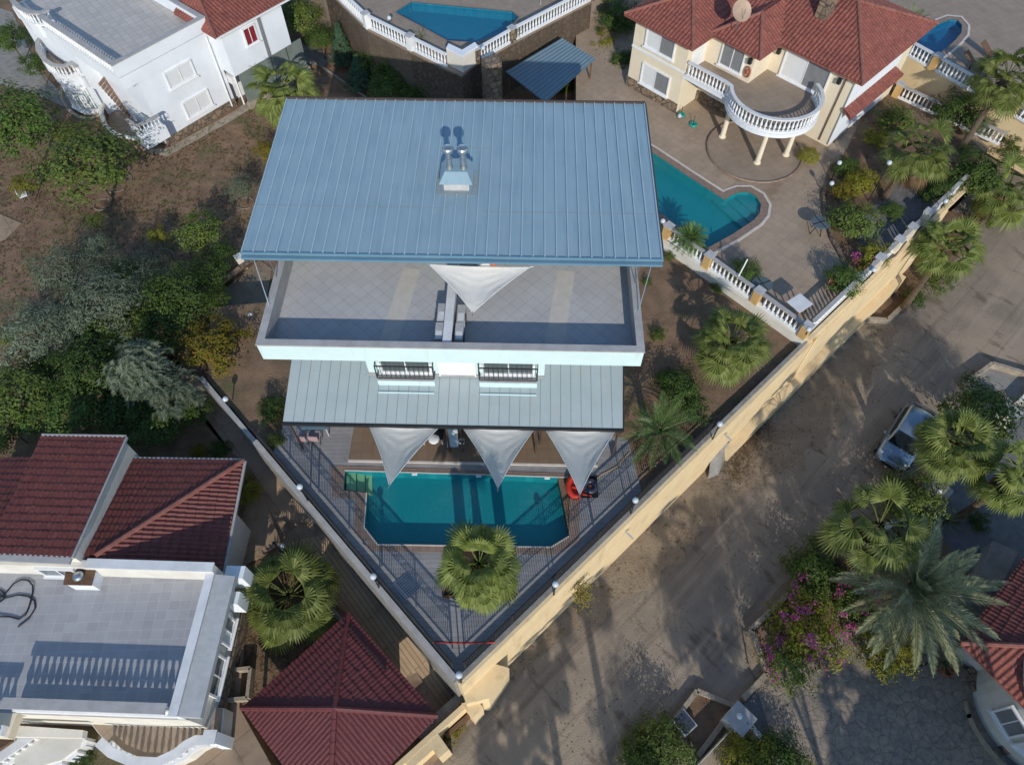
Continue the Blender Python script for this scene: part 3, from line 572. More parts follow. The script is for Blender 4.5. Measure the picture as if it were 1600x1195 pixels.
part('edge_trim', e, M['copingwhite'], pr_)
s = MB(); q = [un(x, y, -.2) for x, y in ((541, 738), (556, 738), (556, 766), (541, 765))]; s.prism(q, -.57, -.22); q = [un(x, y, -.2) for x, y in ((557, 738), (569, 738), (569, 766), (557, 766))]; s.prism(q, -.57, -.33); q = [un(x, y, -.2) for x, y in ((570, 739), (580, 739), (580, 768), (570, 768))]; s.prism(q, -.57, -.45)
part('steps', s, M['pooledge'], pr_)
for x, y in ((648, 741), (748, 744), (855, 747)):
    c = un(x, y, -.12); part('skimmer_light', MB().box(c.x - .12, c.x + .12, c.y - .05, c.y + .02, -.13, -.04), M['paint'], pr_)
part('water', sheet(pool, -.10), M['water'], pr_)
# palm planter sunk in the deck with two slim water spouts
t = thing('planter', 'square dark planter frame round the foot of the palm at the tip of the deck', 'planter', (pl_.x, pl_.y, 0))
fm = MB()
for i in range(4): fm.bar(plq[i] + V(0, 0, .05), plq[(i + 1) % 4] + V(0, 0, .05), .09, .12)
part('frame', fm, M['wood'], t); part('soil', sheet(plq, .03), M['soil'], t)
for x, lab in ((-2.1, 'slim waterfall pillar at the pool edge beneath the western side of the deck palm'), (-.35, 'slim waterfall pillar at the pool edge beneath the eastern side of the deck palm')):
    t = thing('waterfall_pillar', lab, 'water feature', (x, 10.45, 0), 'waterfall pillars under the palm'); part('body', MB().box(x - .24, x + .24, 10.37, 10.5, .02, 1.35), M['concrete'], t); part('spout', MB().box(x - .18, x + .18, 10.5, 10.62, 1.2, 1.26), M['steel'], t)
# ================================================================== BOUNDARY WALLS
def wallrun(mb, a, b, n, w, z0, z1, z0b=None):
    z0b = z0 if z0b is None else z0b
    mb.hexa([V(a.x, a.y, z0), V(b.x, b.y, z0b), V((b - n * w).x, (b - n * w).y, z0b), V((a - n * w).x, (a - n * w).y, z0)], [V(a.x, a.y, z1), V(b.x, b.y, z1), V((b - n * w).x, (b - n * w).y, z1), V((a - n * w).x, (a - n * w).y, z1)]); return mb
t = thing('boundary_wall', 'tall cream rendered retaining wall running along the dirt road below the pool deck and patio', 'wall', (ap.x, ap.y, ZR))
w = MB(); eR = ap + dR * 36.6
wallrun(w, ap - dR * .1, eR, nR, .26, ZR - .3, .35); w.prism([ap + V(.05, -.25, 0), ap + dR * 1.6 - nR * .25, ap + dR * 1.9 - nR * .75, ap + dR * .6 - nR * .95 - V(0, .1, 0), ap - dR * .25 - nR * .55], ZR - .2, -1.6)
w.prism([ap - dR * .35 - nR * .3, ap + dR * .2 - nR * .6, ap + dR * .2 - nR * 1.0, ap - dR * .35 - nR * 1.0], ZR - .2, -2.3)
part('face', w, M['cream'], t)
lw_ = MB(); a_ = ap + dR * 17.5; wallrun(lw_, a_ - nR * .27, eR - dR * 2 - nR * .27, nR, .42, ZR - .2, -3.4); part('ledge', lw_, M['cream'], t)
c_ = MB(); wallrun(c_, ap - dR * .1 + nR * .06, wr1 + nR * .06, nR, .19, .352, .42); part('capping', c_, M['concrete'], t)
for k in (9.3, 16.3):
    q = ap + dR * k - nR * .27; part('drain_pipe', MB().bar(q + V(0, 0, -.9), q - nR * .45 + V(0, 0, -.95), .07), M['plastic'], t)
q = ap + dR * 23.2 - nR * .27; part('joint', MB().bar(q + V(0, 0, .3), q + V(0, 0, ZR), .12, .05), M['cream'], t)
t = thing('side_wall', 'long white rendered wall between the deck railing and the sunken alley', 'wall', (ap.x, ap.y, -4)); w = MB()
LL_ = (wl0 - ap).length; wallrun(w, ap + dL * .0, ap + dL * 14.0, nL, .24, -4.3, .35, -2.2); wallrun(w, ap + dL * 14.0, ap + dL * LL_, nL, .2, -2.4, -.15, -2.0); part('face', w, M['concrete'], t)
c_ = MB(); wallrun(c_, ap + dL * .1 + nL * .01, ap + dL * 14.0 + nL * .01, nL, .24, .352, .42); wallrun(c_, ap + dL * 14.0 + nL * .01, ap + dL * LL_ + nL * .01, nL, .2, -.148, -.08); part('capping', c_, M['stonecap'], t)
mid = ap + dL * 1.0 + nL * .12
fence('black iron railing along the alley side of the pool deck', (ap + dL * .4 + nL * .1), (ap + dL * 14 + nL * .1), .42)
fence('black iron railing along the road side of the pool deck', (ap + dR * .4 + nR * .1), (ap + dR * 15.2 + nR * .1), .42)
# red and black barrier rope across the tip
t = thing('barrier_rope', 'sagging red rope tied across the pointed tip of the pool deck', 'rope', un(680, 1004, 1.0)); a = un(676, 1003, 1.1); b = un(774, 1003, 1.1)
part('strand', MB().tube([a.lerp(b, i / 10) + V(0, 0, -.18 * sin(pi * i / 10)) for i in range(11)], .022, 6), M['red'], t); part('strand', MB().tube([a.lerp(b, i / 10) + V(0, .06, -.3 * sin(pi * i / 10)) for i in range(11)], .018, 6), M['dark'], t)
# gate wall, lower, continuing the cream wall down the road
t = thing('gate_wall', 'low cream wall with stepped piers beside the maroon carport roof', 'wall', un(700, 1130, ZR)); w = MB(); g0 = un(738, 1085, -2.5); g1 = un(560, 1245, -2.5); gd = (g1 - g0).normalized(); gn = V(gd.y, -gd.x, 0); gn = gn if gn.y > 0 else -gn
wallrun(w, g0, g1, gn, .22, ZR - .3, -2.5)
k0 = (un(680, 1140, -2.5) - g0).dot(gd); q = g0 + gd * k0; w.prism([q, q + gd * 1.6, q + gd * 1.6 - gn * .55, q + gd * .5 - gn * .55, q + gd * .5 - gn * .95, q - gn * .95], ZR - .2, -2.52); part('face', w, M['cream'], t)
c_ = MB(); wallrun(c_, g0 + gd * (k0 + 1.9) - gn * .3, g1 - gn * .3, gn, .25, ZR, -3.0); part('ledge', c_, M['capwhite'], t)
c_ = MB(); wallrun(c_, g0 + gn * .5, g0 + gd * 2.6 + gn * .5, gn, .5, ZR, -2.85); part('bench', c_, M['kerb'], t)
c_ = MB(); c_.bar(g0 + gd * .3 - gn * .35 + V(0, 0, -1.3), g0 + gd * (k0 - .2) - gn * .35 + V(0, 0, -1.3), .12, .8); part('mailbox_panel', c_, M['wood'], t)
# globe lamps on the walls
for (x, y, z, lab) in ((717, 1054, .42, 'white globe lamp at the pointed tip of the pool deck'), (868, 912, .42, 'white globe lamp on the road wall below the deck palm'), (993, 781, .42, 'white globe lamp on the road wall where the deck meets the garden'), (1125, 662, .42, 'white globe lamp on the road wall above the leaning board'),
                     (583, 900, .42, 'white globe lamp on the alley wall across from the deck palm'), (468, 760, .42, 'white globe lamp on the alley wall left of the pool steps'), (352, 623, -.08, 'white globe lamp on the low wall under the silvery tree')):
    hh = 1.25 if z > 0 else .5; c = un(x, y, z + hh + .13); globe_lamp(V(c.x, c.y, z), lab, hh)
# ================================================================== MAIN VILLA
H = Fr(un(400, 538, 7.1), radians(-1.3)); vo = H.p(7.3, 8, -.4)
vil = thing('villa', 'white villa with blue grey metal roof, open roof terrace and pool canopy', 'house', vo)
a = MB(); H.box(a, .6, 13.9, 3.0, 11.6, -.6, 6.05); H.box(a, 3.48, 11.08, 1.32, 3.0, 2.2, 6.05); H.box(a, 1.2, 13.3, 2.2, 3.0, 0, 2.75); part('wall', a, M['villawhite'], vil)
a = MB(); H.box(a, 0, 14.71, 0, 11.7, 6.12, 6.18); H.box(a, .14, 14.57, .16, 11.6, 6.04, 6.12); part('slab', a, M['villawhite'], vil)
a = MB(); H.box(a, 0, 14.71, 0, .24, 6.181, 7.04); H.box(a, 0, .24, .241, 11.7, 6.181, 7.04); H.box(a, 14.47, 14.71, .241, 11.7, 6.181, 7.04); part('parapet', a, M['villawhite'], vil)
a = MB(); H.box(a, .241, 14.469, .241, .252, 6.221, 7.04); H.box(a, .241, .252, .253, 11.6, 6.221, 7.04); H.box(a, 14.458, 14.469, .253, 11.6, 6.221, 7.04); part('parapet_lining', a, M['stonecap'], vil)
a = MB(); H.box(a, -.03, 14.74, -.03, .27, 7.041, 7.1); H.box(a, -.03, .27, .271, 11.7, 7.041, 7.1); H.box(a, 14.44, 14.74, .271, 11.7, 7.041, 7.1); part('parapet_cap', a, M['stonecap'], vil)
a = MB(); H.box(a, .24, 14.47, .24, 11.6, 6.181, 6.22); part('terrace_floor', a, M['terrace'], vil)
for u in (4.35, 10.9):
    a = MB(); f = H.sub(u, .24, -8); f.box(a, 0, .75, .1, 4.6, 6.22, 6.226); part('floor_strip', a, mat('worn_floor_strip', (.56, .53, .49), (.50, .47, .43), 3, .4) if u < 5 else bpy.data.materials['worn_floor_strip'], vil)
a = MB(); H.box(a, 7.08, 7.36, .241, 8.0, 6.22, 6.98); part('divider_wall', a, M['white'], vil); 
a = MB(); H.box(a, 7.05, 7.39, .272, 8.0, 6.981, 7.03); part('divider_cap', a, M['capwhite'], vil)
a = MB(); H.box(a, .3, 14.4, 7.6, 11.5, 6.22, 8.5); part('roof_room', a, M['white'], vil)
# roof
RU0, RU1, RV0, RV1 = -.79, 15.42, 3.2, 12.42
def rz(v): return 8.7 + (v - RV0) / (RV1 - RV0) * .15
def rp(u, v, dz=0.0): return H.p(u, v, rz(v) + dz)
a = MB(); a.hexa([rp(RU0, RV0, -.14), rp(RU1, RV0, -.14), rp(RU1, RV1, -.14), rp(RU0, RV1, -.14)], [rp(RU0, RV0), rp(RU1, RV0), rp(RU1, RV1), rp(RU0, RV1)]); rf = part('roof', a, M['roofmetal'], vil)
a = MB(); n = 36
for i in range(n + 1):
    u = RU0 + .03 + (RU1 - RU0 - .06) * i / n
    if 6.6 < u < 7.95: a.bar(rp(u, RV0 + .01, .03), rp(u, 6.5, .03), .05, .08); a.bar(rp(u, 7.9, .03), rp(u, RV1 - .02, .03), .05, .08)
    else: a.bar(rp(u, RV0 + .01, .03), rp(u, RV1 - .02, .03), .05, .08)
part('seams', a, M['seam'], rf)
a = MB(); a.bar(rp(RU0, RV1 + .04, .03), rp(RU1, RV1 + .04, .03), .08, .12); a.bar(rp(RU1 + .03, RV0, .0), rp(RU1 + .03, RV1, .0), .05, .16); part('trim', a, M['brown'], rf)
a = MB(); a.bar(rp(RU0 - .02, RV0 - .03, -.02), rp(RU1 + .02, RV0 - .03, -.02), .06, .12); a.bar(rp(RU0, RV0 - .12, -.16), rp(RU1, RV0 - .12, -.16), .16, .10); part('gutter', a, M['fascia'], rf)
a = MB()
for (u0, u1, v) in ((RU0, 7.0, 5.72), (8.4, RU1, 5.55), (7.2, 8.7, 9.3)): a.bar(rp(u0, v, .004), rp(u1, v, .004), .03, .006)
part('sheet_joint', a, M['rust'], rf)
# chimney with two steel flues
ch = MB(); H.box(ch, 6.78, 7.82, 6.72, 7.7, 8.75, 9.22); ck = part('chimney', ch, M['capgrey'], vil)
a = MB(); z0 = 9.22; a.hexa([H.p(6.62, 6.55, z0), H.p(7.98, 6.55, z0), H.p(7.98, 7.85, z0), H.p(6.62, 7.85, z0)], [H.p(6.85, 6.95, z0 + .32), H.p(7.75, 6.95, z0 + .32), H.p(7.75, 7.75, z0 + .32), H.p(6.85, 7.75, z0 + .32)]); part('chimney_cap', a, M['roofmetal'], ck)
a = MB(); a.bar(rp(6.5, 6.55, .015), rp(8.1, 6.55, .015), .25, .012); a.bar(rp(6.55, 6.5, .012), rp(6.55, 7.9, .012), .2, .01); a.bar(rp(8.05, 6.5, .012), rp(8.05, 7.9, .012), .2, .01); part('flashing', a, M['rust'], ck)
for u in (7.03, 7.6):
    a = MB(); a.lathe(H.p(u, 7.2, z0 + .3), [(.16, 0), (.11, .16), (.11, .42), (.14, .44), (.14, .50), (.11, .52), (.11, .8), (.22, .83), (.23, .95), (.19, 1.02), (.04, 1.06)], 18); part('flue', a, M['steel'], ck, smooth=False)
# posts and braces of the roof
for u, uu in ((.1, -.5), (14.62, 15.1)):
    a = MB(); a.bar(H.p(u, 3.35, 8.55), H.p(u, 3.35, 7.1), .035); part('roof_post', a, M['steel'], vil); a = MB(); a.bar(H.p(u, 1.9, 7.1), H.p(uu, 3.4, 8.5), .03); part('roof_brace', a, M['steel'], vil)
for u in (3.6, 7.22, 11): a = MB(); a.bar(H.p(u, 7.5, 5.9), H.p(u, 7.5, 8.7), .12); part('roof_post', a, M['white'], vil)
# canopy over the pool terrace
cz = lambda v: 2.7 + (v + .87) / 2.85 * .62
cp = lambda u, v, dz=0.0: H.p(u, v, cz(v) + dz)
a = MB(); q = [(0.0, -.87), (14.42, -.87), (14.56, 3.1), (.0, 3.1)]; a.hexa([cp(u, v, -.08) for u, v in q], [cp(u, v) for u, v in q]); cn = part('canopy', a, M['verroof'], vil)
a = MB()
for i in range(1, 33): u = 14.42 * i / 33; a.bar(cp(u, -.85, .004), cp(u, 3.0, .004), .018, .008)
part('grooves', a, M['groove'], cn)
a = MB(); a.bar(cp(-.05, -.93, -.05), cp(14.47, -.93, -.05), .1, .16); a.bar(cp(14.45, -.87, -.02), cp(14.58, 3.0, -.02), .05, .12); part('gutter', a, M['dark'], cn)
for u in (.15, 3.55, 6.9, 7.5, 10.8, 11.0, 14.3): a = MB(); a.bar(H.p(u, -.75, 2.62), H.p(u, -.75 + (.5 if u in (3.55, 11.0) else 0), 0), .08); part('canopy_post', a, M['brown'], cn)
# upper windows with iron juliet railings and planter ledges
for (u0, u1) in ((4.05, 6.25), (8.42, 10.65)):
    window(vil, H, u0, u1, 3.45, 5.5, 1.32, 'glass')
    a = MB()
    for i in range(13): u = u0 - .1 + (u1 - u0 + .2) * i / 12; a.bar(H.p(u, .92, 3.5), H.p(u, .92, 4.4), .022)
    a.bar(H.p(u0 - .12, .92, 4.4), H.p(u1 + .12, .92, 4.4), .045); a.bar(H.p(u0 - .12, .92, 3.52), H.p(u1 + .12, .92, 3.52), .035)
    for u in (u0 - .12, u1 + .12): a.bar(H.p(u, .92, 4.4), H.p(u, 1.3, 4.4), .04); a.bar(H.p(u, .92, 3.5), H.p(u, .92, 4.4), .04); a.bar(H.p(u, .92, 3.52), H.p(u, 1.3, 3.52), .04)
    part('window_railing', a, M['dark'], vil)
    a = MB(); H.box(a, u0 - .12, u1 + .12, .84, 1.318, 2.95, 3.40); pl__ = part('window_ledge', a, M['villawhite'], vil); a = MB(); H.box(a, u0 - .1, u1 + .1, .87, 1.3, 3.401, 3.43); part('ledge_top', a, M['stonecap'], pl__); a = MB(); a.bar(cp(u0 - .1, .5, .03), cp(u1 + .1, .5, .03), .05, .05); part('ledge_drip', a, M['villawhite'], pl__)
a = MB(); H.box(a, 6.62, 8.08, 1.24, 1.32, 3.35, 5.5); H.box(a, 6.55, 6.62, 1.2, 1.32, 3.3, 5.5); H.box(a, 8.08, 8.15, 1.2, 1.32, 3.3, 5.5); part('blank_door', a, M['paint'], vil)
a = MB(); H.box(a, 3.45, 11.1, 1.22, 1.32, 3.25, 3.33); part('skirting', a, M['stonecap'], vil)
for (u0, u1) in ((1.6, 3.4), (4.3, 6.6), (8.2, 10.5), (11.4, 13.2)): window(vil, H, u0, u1, .3, 2.3, 2.2, 'glass')
# veranda floor and its pale step
a = MB(); H.box(a, 2.35, 13.6, -1.28, 2.2, .0, .075); part('veranda_floor', a, M['stonetile'], vil); a = MB(); H.box(a, 2.35, 13.6, -1.37, -1.281, .0, .08); part('veranda_step', a, M['copingwhite'], vil)
# air conditioners
for (u, v, lab) in ((6.86, 1.0, 'left'), (6.88, 1.95, ''), (7.64, 1.0, ''), (7.66, 1.9, '')):
    west = u < 7.2; near = v < 1.5
    t = thing('air_conditioner', 'air conditioner on the %s side of the terrace divider, nearer the %s' % ('western' if west else 'eastern', 'front parapet' if near else 'sail'), 'air conditioner', H.p(u, v, 6.23), 'air conditioners beside the divider wall')
    a = MB(); H.box(a, u - .16, u + .16, v - .42, v + .42, 6.29, 6.83); b = part('casing', a, M['plastic'], t)
    a = MB(); H.box(a, u - .12, u + .12, v - .36, v - .0, 6.832, 6.836); part('top_panel', a, M['capwhite'], b)
    a = MB(); sgn = 1 if not west else -1; c = H.p(u + sgn * .162, v - .1, 6.56)
    a.tube([c, c + H.ex * sgn * .03], .24, 16); part('fan_grille', a, M['dark'], b)
    a = MB(); H.box(a, u - .16, u + .16, v - .38, v - .33, 6.221, 6.29); H.box(a, u - .16, u + .16, v + .33, v + .38, 6.221, 6.29); part('feet', a, M['dark'], t)
# shade sails
def sail(label, A, B, C, sag=.12, cut=.10, seed=1):
    A, B, C = Vector(A), Vector(B), Vector(C); n = 26; r = random.Random(seed); mb = MB(); idx = {}; nn = (B - A).cross(C - A).normalized(); nn = nn if nn.z > 0 else -nn; G = (A + B + C) / 3
    for lay in (0, 1):
        for i in range(n + 1):
            for j in range(n + 1 - i):
                a, b = i / n, j / n; c = 1 - a - b; p = A * a + B * b + C * c
                e = cut * 4 * (a * b * (1 - c) ** 4 + b * c * (1 - a) ** 4 + a * c * (1 - b) ** 4); p = p.lerp(G, e)
                s = 27 * a * b * c; wr = 0
                for q, (x, y) in ((a, (b, c)), (b, (a, c)), (c, (a, b))):
                    if x + y > .02: wr += max(0, q - .3) * sin(26 * (x / (x + y))) * (x + y) * .13
                p = p - V(0, 0, sag * s) + nn * (wr - lay * .012); idx[(lay, i, j)] = len(mb.v); mb.v.append(tuple(p))
    for lay in (0, 1):
        for i in range(n):
            for j in range(n - i):
                mb.f.append((idx[lay, i, j], idx[lay, i + 1, j], idx[lay, i, j + 1]))
                if i + j < n - 1: mb.f.append((idx[lay, i + 1, j], idx[lay, i + 1, j + 1], idx[lay, i, j + 1]))
    t = thing('shade_sail', label, 'shade sail', C, 'cream triangular shade sails'); part('cloth', mb, M['sail'], t, smooth=True)
    a = MB()
    for P in (A, B, C): o = (P - G).normalized(); a.tube([P - o * .05, P + o * .16], .02, 6)
    part('fixings', a, M['steel'], t)
    e_ = MB()
    for K in ([(i, 0) for i in range(n + 1)], [(0, j) for j in range(n + 1)], [(i, n - i) for i in range(n + 1)]): e_.tube([Vector(mb.v[idx[(0,) + k]]) - V(0, 0, .006) for k in K], .02, 5)
    part('hem', e_, M['hem'], t); return t
sail('pale triangular shade sail stretched over the roof terrace divider', H.p(6.47, 2.95, 8.45), H.p(10.31, 2.85, 8.5), H.p(8.2, 1.2, 7.75), .18, .07, 3)
for i, (x0, x1, tx, ty, lab) in enumerate(((577, 684, 608, 758, 'grey shade sail pointing to the pool near its steps, westernmost under the canopy edge'), (724, 834, 778, 762, 'grey shade sail in the middle of the canopy with palm shadow across it'), (853, 961, 906, 772, 'grey shade sail whose tip hangs over the red and black pool floats'))):
    A = un(x0, 666 + i * 3, 2.55); B = un(x1, 669 + i * 2, 2.55); C = un(tx, ty, 3.0); sail(lab, A, B, C, .16, .08, i + 5)
    post = un(tx + (-28, 20, 60)[i], ty + 140, 1.4) if i != 1 else V(C.x, 10.4, 1.5)
# things on the veranda and terrace
def chair(p, ang, m, label, group):
    f = Fr(p, ang); z = p.z; t = thing('chair', label, 'chair', p, group); a = MB(); f.box(a, -.22, .22, -.22, .22, z + .42, z + .46); part('seat', a, M[m], t); a = MB(); f.box(a, -.22, .22, .19, .23, z + .5, z + .85); part('backrest', a, M[m], t)
    for sx in (-.19, .19):
        for sy in (-.19, .19): a = MB(); f.box(a, sx - .02, sx + .02, sy - .02, sy + .02, z, z + .42 if sy < 0 else z + .84); part('leg', a, M['steel'], t)
    return t
def table(f, u0, u1, v0, v1, z, h, m, label, cat='table'):
    t = thing('table', label, cat, f.p((u0 + u1) / 2, (v0 + v1) / 2, z)); a = MB(); f.box(a, u0, u1, v0, v1, z + h - .05, z + h); part('tabletop', a, M[m], t)
    for u in (u0 + .08, u1 - .08):
        for v in (v0 + .08, v1 - .08): a = MB(); f.box(a, u - .03, u + .03, v - .03, v + .03, z, z + h - .05); part('leg', a, M['plastic'], t)
    return t
o = un(470, 668, .75); table(Fr(o, radians(-1)), 0, 1.2, -.05, .8, 0, .75, 'awning', 'blue grey table under the western end of the pool canopy')
for x, lab in ((477, 'pinkish plastic chair at the blue grey veranda table, the one nearer the canopy corner'), (496, 'pinkish plastic chair at the blue grey veranda table, the one nearer the brown floor')): chair(un(x, 690, 0), radians(176), 'pink', lab, 'pinkish chairs at the veranda table')
o = un(678, 690, 0); table(Fr(o, 0), -.5, .5, -.25, .4, .08, .6, 'dark', 'low dark garden table behind the westernmost pool sail', 'table')
t = thing('towel', 'crumpled white towel on the low dark garden table', 'towel', un(678, 685, .7)); o = un(678, 686, .68); part('cloth', MB().ball(o, .26, 10, 6, .25), M['paint'], t)
t = thing('hanging_chair', 'pale blue canvas deck chair standing between two canopy posts', 'deck chair', un(710, 690, .08)); o = un(710, 690, .08); a = MB(); a.bar(o + V(-.05, -.35, .15), o + V(-.1, .8, 1.1), .5, .05); part('canvas', a, M['bluecloth'], t)
a = MB(); a.bar(o + V(-.35, -.4, 0), o + V(-.35, .8, 1.1), .04); a.bar(o + V(.2, -.4, 0), o + V(.2, .8, 1.1), .04); a.bar(o + V(-.35, .7, 0), o + V(-.35, .0, .5), .04); a.bar(o + V(.2, .7, 0), o + V(.2, .0, .5), .04); part('frame', a, M['wood'], t)
t = thing('bucket', 'small pale blue bucket beside the canvas deck chair', 'bucket', un(722, 693, .08)); o = un(722, 693, .08); part('body', MB().lathe(o, [(.11, 0), (.15, .3), (.13, .3), (.1, .05)], 14), M['bluecloth'], t); part('handle', MB().tube([o + V(-.15, 0, .3), o + V(0, 0, .42), o + V(.15, 0, .3)], .01, 5), M['steel'], t)
o = H.p(7.9, 3.35, 6.2); table(Fr(o, H.a), -.6, .35, -.1, .7, 6.23, .72, 'wood', 'brown table under the front edge of the villa roof', 'table')
t = thing('beach_ball', 'orange ball on the terrace by the roof edge', 'ball', un(773, 411, 6.42)); o = un(771, 409, 6.42); part('ball', MB().ball(o + V(0, 0, 0), .17, 16, 10), M['orange'], t, smooth=True)
t = thing('storage_box', 'white storage box beside the orange ball', 'box', un(757, 409, 6.23)); o = un(757, 410, 6.4); part('body', MB().box(o.x - .3, o.x + .22, o.y, o.y + .4, 6.23, 6.5), M['paint'], t); part('lid', MB().box(o.x - .33, o.x + .25, o.y - .03, o.y + .43, 6.502, 6.54), M['plastic'], t)
t = thing('pool_mat', 'square black rubber mat at the eastern corner of the pool', 'mat', un(910, 762, .03)); q = un2([(886, 747), (933, 743), (935, 777), (889, 778)], .03); part('sheet', MB().prism(q, .022, .05), M['rubber'], t)
def torus(c, R, r, n=28, m=10, sz=.8): return [[c + V(cos(2 * pi * i / n) * (R + r * cos(2 * pi * j / m)), sin(2 * pi * i / n) * (R + r * cos(2 * pi * j / m)), r * sz * (1 + sin(2 * pi * j / m))) for j in range(m)] for i in range(n)]
def torus_mb(c, R, r, n=28, m=10):
    g_ = torus(c, R, r, n, m); return MB().add([p for q in g_ for p in q], [(i * m + j, ((i + 1) % n) * m + j, ((i + 1) % n) * m + (j + 1) % m, i * m + (j + 1) % m) for i in range(n) for j in range(m)])
o = un(922, 761, .06); t = thing('swim_ring', 'black inflatable ring lying on the black mat', 'swim ring', o); part('ring', torus_mb(o, .25, .12), M['solar'], t, smooth=True); part('valve', MB().ball(o + V(0, 0, .04), .13, 10, 6, .3), M['terracotta'], t)
o = un(897, 762, .05); t = thing('pool_lounger', 'red inflatable armchair float under the sail tip', 'pool float', o); pts = [o + V(cos(radians(a)) * .36 + .1, sin(radians(a)) * .5, .14) for a in range(70, 291, 20)]; part('arms', MB().tube(pts, .13, 10), M['red'], t, smooth=True); part('seat', MB().prism([o + V(-.1, -.3, 0), o + V(.45, -.3, 0), o + V(.45, .25, 0), o + V(-.1, .25, 0)], .055, .12), M['red'], t)
a = MB()
for k in (-.3, -.05): a.tube([o + V(-.1, k, .16), o + V(.75, k - .15, .14)], .035, 6)
part('straps', a, M['red'], t)
t = thing('floor_grate', 'diamond pattern metal floor grate on the deck beside the alley railing', 'grate', un(634, 915, .01)); q = un2([(612, 916), (636, 896), (657, 918), (632, 940)], .01); a = MB()
for i in range(9): a.bar(q[0].lerp(q[1], i / 8) + V(0, 0, .02), q[3].lerp(q[2], i / 8) + V(0, 0, .02), .03, .02); a.bar(q[0].lerp(q[3], i / 8) + V(0, 0, .041), q[1].lerp(q[2], i / 8) + V(0, 0, .041), .03, .02)
part('bars', a, M['steel'], t)
t = thing('garden_hose', 'thin yellowish hose trailing over the deck from the mat to the garden', 'hose', un(945, 740, .02)); part('tube', MB().tube([un(x, y, .03) for x, y in ((932, 748), (940, 741), (952, 735), (965, 728), (975, 716), (984, 706))], .02, 6), M['yellowpier'], t)
t = thing('drain_cover', 'small round pale cover on the deck at the pool corner', 'cover', un(571, 848, .01)); part('disc', MB().lathe(un(571, 848, .004), [(.13, 0), (.13, .02), (.1, .03)], 16), M['concrete'], t)
# ================================================================== PATIO AND BEIGE HOUSE
ZP = .6
bpool = un2([(960, 203), (1018, 238), (1075, 276), (1132, 313), (1142, 306), (1156, 301), (1170, 301), (1182, 308), (1189, 320), (1187, 333), (1178, 344), (1145, 366), (1105, 388), (1066, 359), (1028, 330), (960, 280)], ZP)
bc = sum(bpool, V(0, 0, 0)) / len(bpool)
def grow(poly, d):
    n = len(poly); a = sum(poly[i].x * poly[(i + 1) % n].y - poly[(i + 1) % n].x * poly[i].y for i in range(n)); sg = 1 if a > 0 else -1; out = []
    for i in range(n):
        e0 = (poly[i] - poly[i - 1]).normalized(); e1 = (poly[(i + 1) % n] - poly[i]).normalized(); m = (V(e0.y, -e0.x, 0) + V(e1.y, -e1.x, 0)).normalized(); out.append(poly[i] + m * sg * d / max(.5, m.dot(V(e1.y, -e1.x, 0))))
    return out
bcope = grow(bpool, .42)
pat = [V(wr1.x, wr1.y, 0) + nR * .05, un(1034, 372, ZP), un(900, 292, ZP), un(900, 150, ZP), un(900, -260, ZP), un(1330, -260, ZP), un(1400, 85, ZP), un(1545, 232, ZP), ap + dR * ((wr3 - ap).length + 4) + nR * .25, V(wr2.x, wr2.y, 0) + nR * .25]
structure('patio', skirt(sheet(pat, ZP, [bcope]), pat, ZP, -1.5), M['patio'])
def pool_thing(label, pool_, cope_, z, tm, wm, lip=True, depth=.6):
    t = thing('swimming_pool', label, 'pool', (pool_[0].x, pool_[0].y, z)); c = sheet(cope_, z + .02, [pool_]); skirt(c, cope_, z + .02, z - .05); part('coping', c, M['coping'], t)
    part('basin', basin(pool_, z - depth, z + .0), M[tm], t)
    if lip:
        g2 = grow(cope_, .16); b = sheet(g2, z + .035, [grow(cope_, .01)]); skirt(b, g2, z + .035, z - .03); part('edge_trim', b, M['copingwhite'], t)
    part('water', sheet(pool_, z - .09), M[wm], t); return t
bt_ = pool_thing('teal swimming pool with a rounded end and tiled steps beside the beige house', bpool, bcope, ZP, 'pooltile', 'water')
st = MB(); cc = un(1165, 338, ZP)
for i, rr_ in enumerate((.9, 1.5, 2.1)):
    o = un(1186, 312, ZP); dd = (un(1120, 345, ZP) - o).normalized(); nn = V(-dd.y, dd.x, 0); q = o + dd * (rr_ * .9)
    st.prism([q - nn * 1.7 + V(0, 0, 0), q + nn * 1.7, q + nn * 1.7 - dd * .85, q - nn * 1.7 - dd * .85], ZP - .58, ZP - .2 - i * .12)
part('steps', st, M['pooltile'], bt_)
BG = fr2((979, 133), (1054, 176), ZP); ang = BG.a
hb = thing('beige_house', 'beige two storey house with red tiled hip roofs, round balcony and white roller shutters', 'house', BG.p(6, 6, ZP))
body = [(0, 0), (4.0, 0), (4.0, 2.0), (7.2, 2.0), (7.2, 4.0), (12.45, 4.0), (12.45, 11.2), (5, 11.2), (0, 8)]
a = MB(); a.prism(BG.poly(body), ZP - .5, 5.42); part('wall', a, M['beige'], hb)
a = MB()
for (u0, u1, v) in ((-.03, 4.03, -.03),): BG.box(a, u0, u1, v, 0, 3.28, 3.4)
part('string_course', a, M['white'], hb)
a = MB(); BG.box(a, -.05, 4.05, -.06, -.001, ZP - .3, 1.25); BG.box(a, 4.06, 7.4, -.06 + 2, 1.999, ZP - .3, 1.3); part('stone_plinth', a, M['rubble'], hb)
window(hb, BG, .9, 3.1, 3.75, 5.05, 0, 'slide'); window(hb, BG, 1.0, 3.2, 1.35, 2.7, 0, 'slide')
window(hb, BG, 5.0, 6.6, 3.55, 5.1, 2.0, 'grey'); window(hb, BG, 4.9, 6.5, 1.5, 2.7, 2.0, 'shut'); window(hb, BG, 8.0, 11.0, 3.32, 5.3, 4.0, 'slide')
